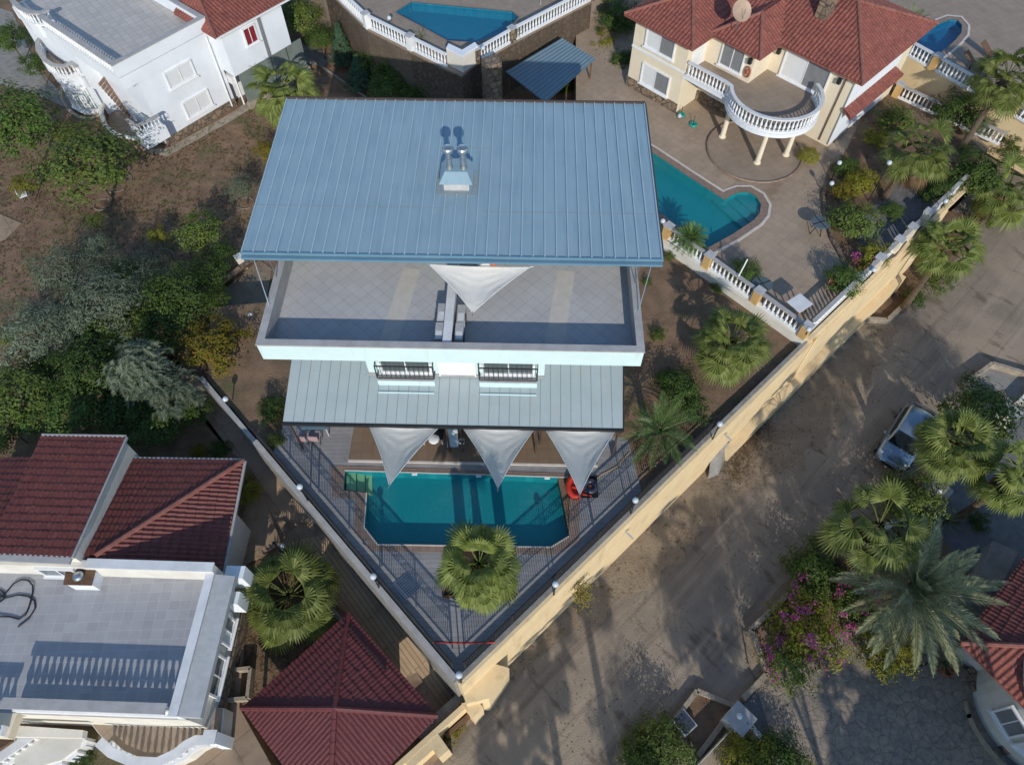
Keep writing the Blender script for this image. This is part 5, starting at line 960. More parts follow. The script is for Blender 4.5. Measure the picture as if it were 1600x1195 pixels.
# ================================================================== LOWER WESTERN HOUSE
LF = Fr(un(334, 895, 2.1), radians(-91.9)); ZL = -2.5
lh = thing('terrace_house', 'cream house with tiled roof terrace, red tiled roofs and curved front balconies', 'house', LF.p(1, -4, ZL))
a = MB(); a.prism(LF.poly([(-.3, -12), (5.0, -12), (5.0, -.0), (-.3, -.0)]), ZL - .3, .95); a.prism(LF.poly([(-3.4, -12), (-.301, -12), (-.301, -.75), (-3.4, -.75)]), ZL - .3, .8); part('wall', a, M['offwhite'], lh)
a = MB(); a.prism(LF.poly([(.0, -12), (5.0, -12), (5.0, 0), (.0, 0)]), .951, 1.2); part('terrace_floor', a, M['terrace2'], lh)
a = MB(); LF.box(a, .0, 5.0, -.26, .0, 1.201, 2.04); part('parapet', a, M['white'], lh); a = MB(); LF.box(a, -.0, 5.03, -.3, .02, 2.041, 2.1); part('parapet_cap', a, M['capwhite'], lh)
a = MB(); a.hexa([LF.p(.0, .021, 1.5), LF.p(5.0, .021, 1.5), LF.p(5.0, .72, 1.5), LF.p(.0, .72, 1.5)], [LF.p(.0, .021, 1.98), LF.p(5.0, .021, 1.98), LF.p(5.0, .72, 1.78), LF.p(.0, .72, 1.78)]); part('east_ledge', a, M['plastic'], lh)
a = MB(); LF.box(a, -.28, -.001, -12, .0, .9, 2.28); part('upper_wall', a, M['offwhite'], lh); a = MB(); LF.box(a, -.34, .03, -4.9, .02, 2.281, 2.34); part('upper_wall_cap', a, M['capwhite'], lh)
balustrade('white balustrade along the southern edge of the lower roof terrace', [LF.p(4.82, -.35), LF.p(4.82, -6.1)], 1.2, 1.1, capm='stonecap', railw=.36, spacing=.265, plinth=.34, fat=1.75); balustrade('white balustrade on the stepped out western part of the lower roof terrace', [LF.p(5.6, -6.2), LF.p(5.6, -11)], 1.2, 1.1, capm='stonecap', railw=.36, spacing=.265, plinth=.34, fat=1.75)
a = MB(); LF.box(a, 4.6, 5.8, -12, -6.1, .8, 1.199); part('terrace_step', a, M['beige'], lh)
ne_, se_ = un(381, 720, .95), un(347, 896, .95); pk = un(150, 868, 2.25); nw_ = un(172, 717, .95)
mid_ = pk + (ne_ - pk) * .0
hip(lh, [[ne_, nw_, V(nw_.x - .3, pk.y, 2.25), pk], [ne_, pk, V(pk.x + .2, se_.y + .12, 2.2), V(se_.x, se_.y + .12, .97)]], [(ne_, pk)], 'tiledark', name='hip_roof', pitch=.2)
a = MB(); a.bar(ne_ + V(0, .06, -.03), nw_ + V(0, .06, -.03), .1, .1); a.bar(ne_ + V(.06, 0, -.03), se_ + V(.06, .1, -.03), .1, .1); part('gutter', a, M['stonecap'], lh)
b0, b1, b2, b3 = un(65, 682, 2.1), un(197, 684, 2.1), un(112, 872, 3.05), un(-22, 866, 3.05)
hip(lh, [[b0, b1, b2, b3]], [], 'tiledark', name='upper_roof', pitch=.2)
a = MB(); c_ = (b0 + b1 + b2 + b3) / 4; q = [p.lerp(c_, .04) for p in (b0, b1, b2, b3)]; a.hexa([V(p.x, p.y, .5) for p in q], [p - V(0, 0, .12) for p in q]); part('upper_block', a, M['offwhite'], lh)
a = MB(); a.bar(b2 + V(0, -.08, -.02), b3 + V(0, -.08, -.02), .3, .1); a.bar(b0 + V(0, .06, 0), b1 + V(0, .06, 0), .1, .12); a.bar(b1 + V(.05, 0, .02), b2 + V(.05, 0, .02), .08, .1); part('flashing', a, M['stonecap'], lh)
c0, c1, c2, c3 = un(-120, 715, 1.3), un(62, 716, 1.3), un(0, 830, 2.3), un(-120, 830, 2.3); hip(lh, [[c0, c1, c2, c3]], [], 'tiledark', name='west_roof', pitch=.2)
wf = LF.sub(-.0, 0, 90); sf_ = Fr(LF.p(0, -12), radians(-1.9)); window(lh, sf_, 12 - 6.9, 12 - 5.4, 1.35, 2.2, -.02, 'glass')
q = un2([(105, 890), (147, 889), (141, 912), (101, 911)], 2.0); t = thing('vent_box', 'white box with a brown top and round steel vent on the lower roof terrace', 'vent', (q[0].x, q[0].y, 1.2)); a = MB(); a.prism([p for p in q], 1.2, 1.94); part('body', a, M['white'], t); a = MB(); a.prism(grow(q, .05), 1.941, 2.0); cp_ = part('top', a, M['wood'], t)
part('steel_vent', MB().lathe(un(124, 901, 2.0), [(.17, 0), (.2, .05), (.2, .12), (.14, .2), (.02, .24)], 18), M['steel'], cp_)
o = un(40, 940, 1.22); t = thing('garden_hose', 'dark hose looped over the western part of the lower roof terrace', 'hose', o); part('tube', MB().tube([un(x, y, 1.24 + (.04 if i % 3 == 0 else 0)) for i, (x, y) in enumerate(((-20, 932), (-4, 938), (10, 925), (22, 911), (34, 905), (44, 906), (51, 914), (51, 925), (46, 945), (40, 960), (30, 967), (15, 963), (-8, 963)))], .03, 6), M['dark'], t)
part('tube', MB().tube([un(x, y, 1.23) for x, y in ((-10, 942), (0, 940), (8, 934), (7, 926), (0, 921), (-10, 924))] + [un(x, y, 1.235) for x, y in ((8, 934), (28, 929), (44, 931), (54, 938), (55, 950), (45, 966), (28, 979))], .03, 6), M['dark'], t)
# east side details and front balconies
ef = LF.sub(0, 0, 0); es = Fr(LF.p(5.0, .0), radians(88.1)); window(lh, es, 1.0, 2.5, -.9, .7, -.04, 'glass'); window(lh, es, 2.9, 4.0, -.9, .7, -.04, 'slide')
a = MB(); LF.box(a, .3, 4.9, .001, .12, ZL - .2, -1.5); part('stone_plinth', a, M['rubble'], lh)
a = MB(); LF.box(a, -.6, -.1, .05, .8, -.2, 1.2); LF.box(a, .25, .75, .05, .6, -.6, .6); part('side_block', a, M['white'], lh)
ZB = -1.3
fl = un2([(120, 1120), (135, 1140), (152, 1158), (172, 1176), (205, 1190), (245, 1192), (275, 1178), (292, 1164), (308, 1156), (332, 1156), (338, 1100), (120, 1080)], ZB + .9); fl = [V(p.x, p.y, 0) for p in fl]
a = MB(); a.prism(fl, ZL - .4, ZB); part('front_terrace', a, M['offwhite'], lh); a = MB(); a.prism([p.lerp(sum(fl, V(0, 0, 0)) / 12, .02) for p in fl], ZB + .001, ZB + .02); part('front_terrace_floor', a, M['patio'], lh)
balustrade('curved white balustrade round the front terrace of the lower house', [p.lerp(sum(fl, V(0, 0, 0)) / 12, .03) for p in fl[2:10]], ZB + .02, .9, capm='capwhite', railw=.34)
o = fl[9]; t = thing('end_pier', 'white pier ending the curved front balustrade', 'pier', V(o.x, o.y, ZB)); part('body', MB().box(o.x - .3, o.x + .1, o.y - .1, o.y + .3, ZL, ZB + .98), M['white'], t); part('cap', MB().box(o.x - .34, o.x + .14, o.y - .14, o.y + .34, ZB + .981, ZB + 1.04), M['capwhite'], t)
b = un2([(-60, 1215), (0, 1180), (25, 1163), (48, 1146)], -.3); b = [V(p.x, p.y, 0) for p in b]; balustrade('white balustrade in the bottom corner in front of the bay window', b, ZB + .02, .9, capm='capwhite', railw=.34)
by = un2([(20, 1150), (130, 1150), (118, 1168), (95, 1186), (60, 1196), (20, 1200)], -.9); by = [V(p.x, p.y, 0) for p in by]; a = MB(); a.prism(by, ZL - .3, -1.0); part('bay', a, M['offwhite'], lh)
for i in (1, 2, 3): p, q = by[i + 1], by[i]; f = Fr(p, atan2(q.y - p.y, q.x - p.x)); window(lh, f, .08, (q - p).length - .08, ZL + .3, -1.15, -.02, 'pale')
a = MB(); a.prism(un2([(15, 1132), (130, 1140), (128, 1152), (15, 1150)], .0), -.35, 0.0); part('front_ledge', a, M['offwhite'], lh)
a = MB(); q = un2([(352, 1047), (391, 1043), (386, 1090), (352, 1093)], -2.0); [a.bar(q[i] + V(0, 0, -.2), q[(i + 1) % 4] + V(0, 0, -.2), .14, .45) for i in range(3)]; solo('low_planter_wall', a, M['kerb'], 'low rectangular planter wall beside the lower house', 'wall')
# ================================================================== CARPORT
zc0 = -1.0; cT, cL, cR_ = un(545, 957, zc0), un(378, 1106, zc0), un(684, 1118, zc0); cB = cL + cR_ - cT; cA = (cL + cR_) / 2 + V(0, 0, .85)
cp_t = thing('carport', 'maroon pyramid roof of a carport beside the gate wall', 'carport', V(cA.x, cA.y, -3.7)); hip(cp_t, [[cT, cL, cA], [cT, cR_, cA], [cB, cL, cA], [cB, cR_, cA]], [(cT, cA), (cL, cA), (cR_, cA), (cB, cA)], 'tilemaroon', 'tilemaroon', .17, amp=.014)
for p in (cT, cL, cR_, cB): q = p.lerp(cA, .1); part('post', MB().bar(V(q.x, q.y, -3.75), V(q.x, q.y, zc0 - .05), .14), M['wood'], cp_t)
# ================================================================== SOUTH-EAST HOUSE AND GARDENS
ZS = -4.42
sg = un2([(1172, 982), (1295, 872), (1470, 768), (1620, 590), (1800, 560), (1900, 900), (1700, 1400), (1250, 1400), (1150, 1250), (1165, 1080), (1195, 1050)], ZS); structure('south_garden', sheet(sg, ZS), M['slate'])
cz_ = un2([(1180, 1068), (1215, 1010), (1300, 985), (1420, 985), (1500, 1030), (1575, 1195), (1620, 1400), (1280, 1400), (1205, 1150)], ZS); structure('stone_paving', sheet(cz_, ZS + .02), M['crazy'])
structure('shrub_bed', sheet(un2([(1176, 985), (1290, 880), (1440, 800), (1520, 900), (1430, 1010), (1320, 1020), (1210, 1060)], ZS), ZS + .012), M['dirt'])
structure('gravel_strip', sheet(un2([(1160, 985), (1180, 990), (1204, 1052), (1185, 1066), (1170, 1040)], ZS), ZS + .03), M['verge'])
structure('gravel_bed', sheet(un2([(1505, 605), (1548, 572), (1640, 598), (1620, 640), (1560, 660)], ZS), ZS + .03), M['concrete'])
a = MB(); [a.bar(un(*p, ZS + .1), un(*q, ZS + .1), .22, .35) for p, q in (((1172, 984), (1242, 918)), ((1172, 984), (1198, 1052)), ((1198, 1052), (1160, 1092)))]; solo('garden_kerb', a, M['kerb'], 'low stone kerb round the corner of the bougainvillea bed', 'kerb')
a = MB(); [a.bar(un(*p, ZS + .25), un(*q, ZS + .25), .28, .55) for p, q in (((1242, 918), (1462, 772)), ((1478, 758), (1572, 652)), ((1590, 632), (1660, 560)))]; solo('garden_wall', a, M['offwhite'], 'low garden wall between the road and the palms behind the car', 'wall')
a = MB(); [a.bar(un(*p, ZS + .2), un(*q, ZS + .2), .2, .45) for p, q in (((1503, 603), (1548, 570)), ((1548, 570), (1650, 600)))]; solo('gravel_bed_kerb', a, M['kerb'], 'stone kerb round the pale gravel bed at the right edge', 'kerb')
for x, y, r_, lab in ((1470, 766, .46, 'square grey gate pier with a globe lamp on top'), (1583, 640, .46, 'square grey gate pier beside the dark round tree'), (1157, 1122, .5, 'square grey gate pier next to the brown planter by the road')):
    o = un(x, y, -3.3); t = thing('gate_pier', lab, 'pier', V(o.x, o.y, ZS), 'grey gate piers'); f = Fr(o, radians(43)); a = MB(); f.box(a, -r_ + .06, r_ - .06, -r_ + .06, r_ - .06, ZS, -3.4); part('body', a, M['offwhite'], t); a = MB(); f.box(a, -r_, r_, -r_, r_, -3.399, -3.3); part('cap', a, M['stonecap'], t)
c = un(1468, 767, -2.9); globe_lamp(V(c.x, c.y, -3.3), 'white globe lamp on the grey gate pier behind the car', .25); c = un(1156, 1118, -2.9); globe_lamp(V(c.x, c.y, -3.3), 'white globe lamp on the grey pier by the brown planter', .25)
a = MB(); q = un2([(1528, 898), (1552, 846), (1590, 862), (1566, 908)], -3.4); t = thing('storage_chest', 'grey garden storage chest beside the red roof at the right edge', 'chest', (q[0].x, q[0].y, ZS)); a.prism(q, ZS, -3.5); part('body', a, M['plastic'], t); part('lid', MB().prism(grow(q, .04), -3.499, -3.42), M['concrete'], t)
pbx = un2([(1088, 1080), (1147, 1104), (1090, 1180), (1032, 1152)], ZS); structure('planter_soil', sheet(pbx, ZS + .05), M['dirt'])
t = thing('road_planter', 'stone edged planter with bare brown soil at the bottom of the road', 'planter', (pbx[0].x, pbx[0].y, ZS)); a = MB(); [a.bar(pbx[i] + V(0, 0, .1), pbx[(i + 1) % 4] + V(0, 0, .1), .2, .3) for i in (0, 1, 3)]; part('kerb', a, M['kerb'], t)
o = un(1070, 1128, ZS + .45); t = thing('meter_box', 'black glass topped meter box standing in the bare planter', 'box', V(o.x, o.y, ZS)); f = Fr(o, radians(38)); a = MB(); f.box(a, -.36, .36, -.42, .42, ZS, ZS + .38); part('body', a, M['plastic'], t); a = MB(); f.box(a, -.3, .3, -.36, .36, ZS + .381, ZS + .42); part('lid', a, M['solar'], t)
a = MB(); [wallrun(a, un(*p, -3.6), un(*q, -3.6), V(.7, .7, 0), .22, ZS - .1, -3.6) for p, q in (((1164, 1116), (1212, 1172)), ((1212, 1172), (1260, 1240)), ((1150, 1132), (1090, 1195)))]; solo('white_wall', a, M['offwhite'], 'pale garden wall running south from the pier by the brown planter', 'wall')
# south-east house
sh_ = thing('red_roof_house', 'house corner with red tiled roof, shaded slope coloured darker, and curved white wall at the right edge', 'house', un(1640, 1050, ZS)); zr_ = -1.1
A_, C_ = un(1500, 1004, zr_), un(1573, 1077, zr_); B_ = un(1660, 792, zr_); pk_ = A_ + (B_ - A_).normalized() * 5.2 + (C_ - A_).normalized() * 5.2; pk_.z = .9
hip(sh_, [[A_, B_, pk_ + (B_ - A_) * .4 if False else V(pk_.x, pk_.y, pk_.z)]], [], 'tiledark', name='north_roof', pitch=.2); hip(sh_, [[A_, A_ + (C_ - A_) * 3.2, pk_]], [(A_, pk_)], 'tile', name='south_roof', pitch=.24)  # one roof: darker tile paints the shade of the north slope, redder tile the lit one
f = Fr(A_, atan2((C_ - A_).y, (C_ - A_).x)); a = MB(); f.box(a, .6, 9, 1.5, 8, ZS - .1, zr_ - .05); part('wall', a, M['offwhite'], sh_)
cc = un(1712, 1085, -.9); n = 40; Rr = 2.75; a = MB(); a.prism([cc + V(cos(2 * pi * i / n) * Rr, sin(2 * pi * i / n) * Rr, 0) for i in range(n)], ZS - .1, -.6); part('curved_wall', a, M['offwhite'], sh_, label='curved pale wall'); a = MB(); a.prism([cc + V(cos(2 * pi * i / n) * (Rr + .07), sin(2 * pi * i / n) * (Rr + .07), 0) for i in range(n)], -.599, -.45); part('curved_roof_terrace', a, M['stonecap'], sh_)
for an in (196, 222): f = Fr(cc + V(cos(radians(an)) * Rr, sin(radians(an)) * Rr, 0), radians(an + 90)); window(sh_, f, -.55, .55, -3.1, -1.7, -.04, 'grey' if an < 200 else 'slide')
a = MB(); q = [cc + V(cos(radians(k)) * (Rr + .5), sin(radians(k)) * (Rr + .5), 0) for k in range(175, 262, 9)]; [wallrun(a, q[i], q[i + 1], V(0, 1, 0), .15, ZS, ZS + .35) for i in range(len(q) - 1)]; solo('stone_border', a, M['kerb'], 'stone border wall round the curved white house wall', 'wall')
a = MB(); f = Fr(un(1535, 1040, ZS), radians(-62)); a.bar(un(1512, 1045, ZS + .15), un(1575, 1178, ZS + .15), .35, .4); solo('stone_step_wall', a, M['rubble'], 'long narrow stone step wall along the crazy paving', 'wall')
t = solo('black_hoop', MB().tube([un(1435 + 18 * cos(k * .52), 1030 + 10 * sin(k * .52), ZS + .06) for k in range(13)], .03, 6), M['dark'], 'black hose hoop lying below the date palm', 'hose')
# neighbour beyond the bottom edge, its roof throws shade on the road
def offhouse(name, x, y, w, d, h, ang, lab):
    f = Fr(V(x, y, 0), radians(ang)); t = thing('house', lab, 'house', f.p(w / 2, d / 2, ZR)); a = MB(); f.box(a, 0, w, 0, d, ZR, ZR + h); part('wall', a, M['beige'], t); z = ZR + h
    c = [f.p(-.5, -.5, z), f.p(w + .5, -.5, z), f.p(w + .5, d + .5, z), f.p(-.5, d + .5, z)]; r0, r1 = f.p(d * .4, d / 2, z + 1.8), f.p(w - d * .4, d / 2, z + 1.8); hip(t, [[c[0], c[1], r1, r0], [c[1], c[2], r1], [c[2], c[3], r0, r1], [c[3], c[0], r0]], [(r0, r1)], 'tile')
# ================================================================== CAR
def car(px, py, ang):
    o = un(px, py, ZR); f = Fr(o, ang); t = thing('parked_car', 'silver grey car parked on the dirt road under the fan palms', 'car', V(o.x, o.y, ZR + .004), 'x'); del t['group']
    z = ZR; Lc, Wc = 4.35, 1.78
    # x from rear (-) to front (+)
    st_ = [(-2.17, .62, .42, .72), (-2.1, .80, .30, .92), (-1.75, .87, .24, .98), (-1.2, .89, .2, .97), (-.3, .89, .2, .95), (.7, .89, .2, .95), (1.1, .885, .22, .95), (1.6, .85, .24, .86), (1.98, .76, .26, .74), (2.15, .58, .34, .62)]
    prof = lambda w, zb_, zt: [(-w * .88, zb_), (-w, zb_ + .12), (-w, (zb_ + zt) / 2), (-w * .95, zt - .08), (-w * .8, zt), (-w * .3, zt + .025), (w * .3, zt + .025), (w * .8, zt), (w * .95, zt - .08), (w, (zb_ + zt) / 2), (w, zb_ + .12), (w * .88, zb_)]
    def loft(rings): n = len(rings[0]); m = len(rings); return MB().add([p for r in rings for p in r], [(i * n + j, i * n + (j + 1) % n, (i + 1) * n + (j + 1) % n, (i + 1) * n + j) for i in range(m - 1) for j in range(n)] + [tuple(range(n))[::-1], tuple(range((m - 1) * n, m * n))])
    part('body', loft([[f.p(x, y, z + zz) for y, zz in prof(w, b, tp)] for x, w, b, tp in st_]), M['carpaint'], t, smooth=True)
    cab = [(-1.95, .62, .97), (-1.45, .62, 1.36), (-.8, .64, 1.44), (.0, .65, 1.44), (.45, .63, 1.36), (1.15, .68, .97)]
    cr = lambda w, zt: [(-.80, .93), (-w - .04, zt - .09), (-w * .85, zt), (0, zt + .02), (w * .85, zt), (w + .04, zt - .09), (.80, .93)]
    part('cabin', loft([[f.p(x, y, z + (zz if zz > .93 else .9)) for y, zz in cr(w, zt)] for x, w, zt in cab]), M['carpaint'], t, smooth=True)
    def pane(p4, nm): n_ = (p4[1] - p4[0]).cross(p4[2] - p4[0]).normalized(); n_ = n_ if n_.z > 0 else -n_; part(nm, MB().hexa([p - n_ * .01 for p in p4], [p + n_ * .018 for p in p4]), M['carglass'], t)
    P = lambda x, y, zz: f.p(x, y, z + zz)
    pane([P(1.17, -.68, .985), P(1.17, .68, .985), P(.5, .54, 1.365), P(.5, -.54, 1.365)], 'windscreen'); pane([P(-1.93, -.6, .985), P(-1.93, .6, .985), P(-1.48, .52, 1.355), P(-1.48, -.52, 1.355)], 'rear_window')
    for s_ in (-1, 1):
        part('side_window', MB().hexa([P(-1.35, s_ * .795, .97), P(.85, s_ * .80, .97), P(.35, s_ * .69, 1.30), P(-1.2, s_ * .69, 1.30)], [P(-1.35, s_ * .815, .98), P(.85, s_ * .82, .98), P(.35, s_ * .705, 1.31), P(-1.2, s_ * .705, 1.31)]), M['carglass'], t)
        part('headlight', MB().hexa([P(1.8, s_ * .5, .66), P(2.08, s_ * .5, .60), P(1.98, s_ * .74, .60), P(1.7, s_ * .80, .70)], [P(1.8, s_ * .5, .80), P(2.12, s_ * .48, .70), P(2.0, s_ * .74, .74), P(1.7, s_ * .82, .85)]), M['headlight'], t)
        m_ = MB(); m_.ball(P(.78, s_ * .99, 1.0), .1, 10, 6, .7); part('door_mirror', m_, M['carpaint'], t, smooth=True)
        for x in (-1.32, 1.35):
            w_ = MB(); w_.tube([P(x, s_ * .70, .31), P(x, s_ * .90, .31)], .31, 20); wo = part('wheel', w_, M['rubber'], t); w2 = MB(); w2.tube([P(x, s_ * .895, .31), P(x, s_ * .915, .31)], .19, 14); part('rim', w2, M['steel'], wo)
    part('grille', MB().hexa([P(2.05, -.42, .42), P(2.17, -.42, .42), P(2.17, .42, .42), P(2.05, .42, .42)], [P(2.05, -.38, .64), P(2.165, -.38, .6), P(2.165, .38, .6), P(2.05, .38, .64)]), M['dark'], t)
car(1408, 690, atan2(-3.3, -2.75))
# ================================================================== ODDS AND ENDS BY THE ROAD
t = solo('leaning_board', MB().hexa([un(1106, 748, ZR + .1), un(1122, 742, ZR + .1), un(1141, 700, ZR + .1), un(1132, 692, ZR + .1)], [un(1108, 738, ZR + .6), un(1112, 705, -3.2), un(1136, 684, -3.2), un(1141, 690, -3.0)]), M['concrete'], 'grey weathered board leaning on the cream road wall', 'board')
a = MB(); q = un2([(1335, 498), (1386, 502), (1432, 457)], ZR + .15); a.bar(q[0], q[1], .25, .35); a.bar(q[1], q[2], .25, .35); solo('verge_kerb', a, M['kerb'], 'angled stone kerb round the roadside bed below the patio wall', 'kerb')
structure('roadside_bed', sheet(un2([(1330, 492), (1388, 500), (1432, 455), (1500, 400), (1540, 340), (1480, 330), (1400, 420)], ZR), ZR + .03), M['dirt'])
r9 = random.Random(4); a = MB()
for i in range(2600):
    px_, py_ = r9.choice(((1165, 690, 26), (1185, 655, 18), (1150, 730, 16), (1180, 672, 24), (1415, 440, 22), (1290, 520, 20)))[:2], 0
    (x, y) = px_; c = un(x + r9.gauss(0, 12), y + r9.gauss(0, 16), ZR + .03); th = r9.uniform(0, 6.28); L_ = r9.uniform(.12, .3); e = c + V(cos(th) * L_, sin(th) * L_, r9.uniform(0, .16)); w = V(-sin(th), cos(th), 0) * .012; a.add([c - w, c + w, e], [(0, 1, 2)])
solo('dry_grass', a, M['dry'], kind='stuff')
# ================================================================== VEGETATION
GT = 'trees and bushes of the western garden'
palm(748, 880, 4.0, .15, 1.72, 'dense round fan palm growing at the pointed end of the pool deck', seed=1, lean=(0, -.85))
palm(450, 928, -.7, -2.5, 2.3, 'fan palm on the dry bed between the alley and the lower house', seed=30, kind='fanloose')
palm(1145, 532, 2.3, -.5, 2.0, 'fan palm in the brown garden east of the villa', seed=31, kind='fanloose')
palm(1032, 672, 1.9, -.5, 2.05, 'feather leaved palm at the eastern corner of the pool deck', 'feather', 4, 'feather palms', name='feather_palm')
palm(1497, 690, .9, ZR, 1.9, 'fan palm leaning over the parked car', seed=32)
palm(1375, 818, .9, ZR, 2.25, 'fan palm beside the road wall below the car', seed=33, kind='fanloose')
palm(1595, 738, 1.0, ZR, 1.9, 'fan palm cut by the right edge beside the gate pier', seed=34, kind='fanloose')
palm(1482, 385, 1.0, ZR, 2.0, 'fan palm overhanging the end of the patio road wall', seed=35, kind='fanloose')
palm(1578, 290, 1.2, ZR, 2.2, 'large fan palm at the right edge above the road bend', seed=36, kind='fanloose')
palm(1440, 235, 3.6, ZP, 2.25, 'tall fan palm among the patio shrubs', seed=37, kind='fanloose', lean=(.9, .5))
palm(1575, 118, 4.6, ZP, 2.2, 'tall fan palm beside the upper terrace loungers', seed=38, kind='fanloose', lean=(1.2, 1.6))
palm(438, 138, 1.8, ZW, 2.4, 'fan palm behind the north western corner of the villa roof', seed=39, kind='fanloose')
palm(1432, 922, -.9, ZS, 3.35, 'huge grey green date palm spreading beside the bougainvillea', 'date', 5, 'date palms', name='date_palm', tr=.32)
palm(1079, 371, 1.5, ZP, 1.0, 'clipped dark cycad beside the beige house pool', 'cycad', 6, 'cycads', name='cycad', tr=.14)
palm(658, 56, 3.0, Z2, .65, 'small potted palm by the western corner of the northern pool', 'agave', 7, 'potted palms by the northern pool', name='potted_palm', tr=.1)
palm(806, 50, 3.0, Z2, .65, 'small potted palm by the eastern corner of the northern pool', 'agave', 7, 'potted palms by the northern pool', name='potted_palm', tr=.1)
palm(1480, 813, ZS + .5, ZS, .85, 'spiky agave on the dark slate garden', 'agave', 8, 'agaves', name='agave', tr=.08)
palm(1345, 985, ZS + .8, ZS, .8, 'spiky agave between the bougainvillea and the date palm', 'agave', 9, 'agaves', name='agave', tr=.08)
palm(1478, 1035, ZS + .9, ZS, .85, 'small yellowed palm in a terracotta pot below the date palm', 'agave', 8, 'agaves', name='potted_palm', tr=.12)
palm(1420, 35, 3.6, ZP, 1.5, 'feather palm showing behind the beige house roof ridge', 'feather', 4, 'feather palms', name='feather_palm')
palm(1405, 880, ZS + 1.6, ZS, 1.5, 'grey green agave with tall leaves above the date palm crown', 'agave', 9, 'agaves', name='agave', tr=.1)
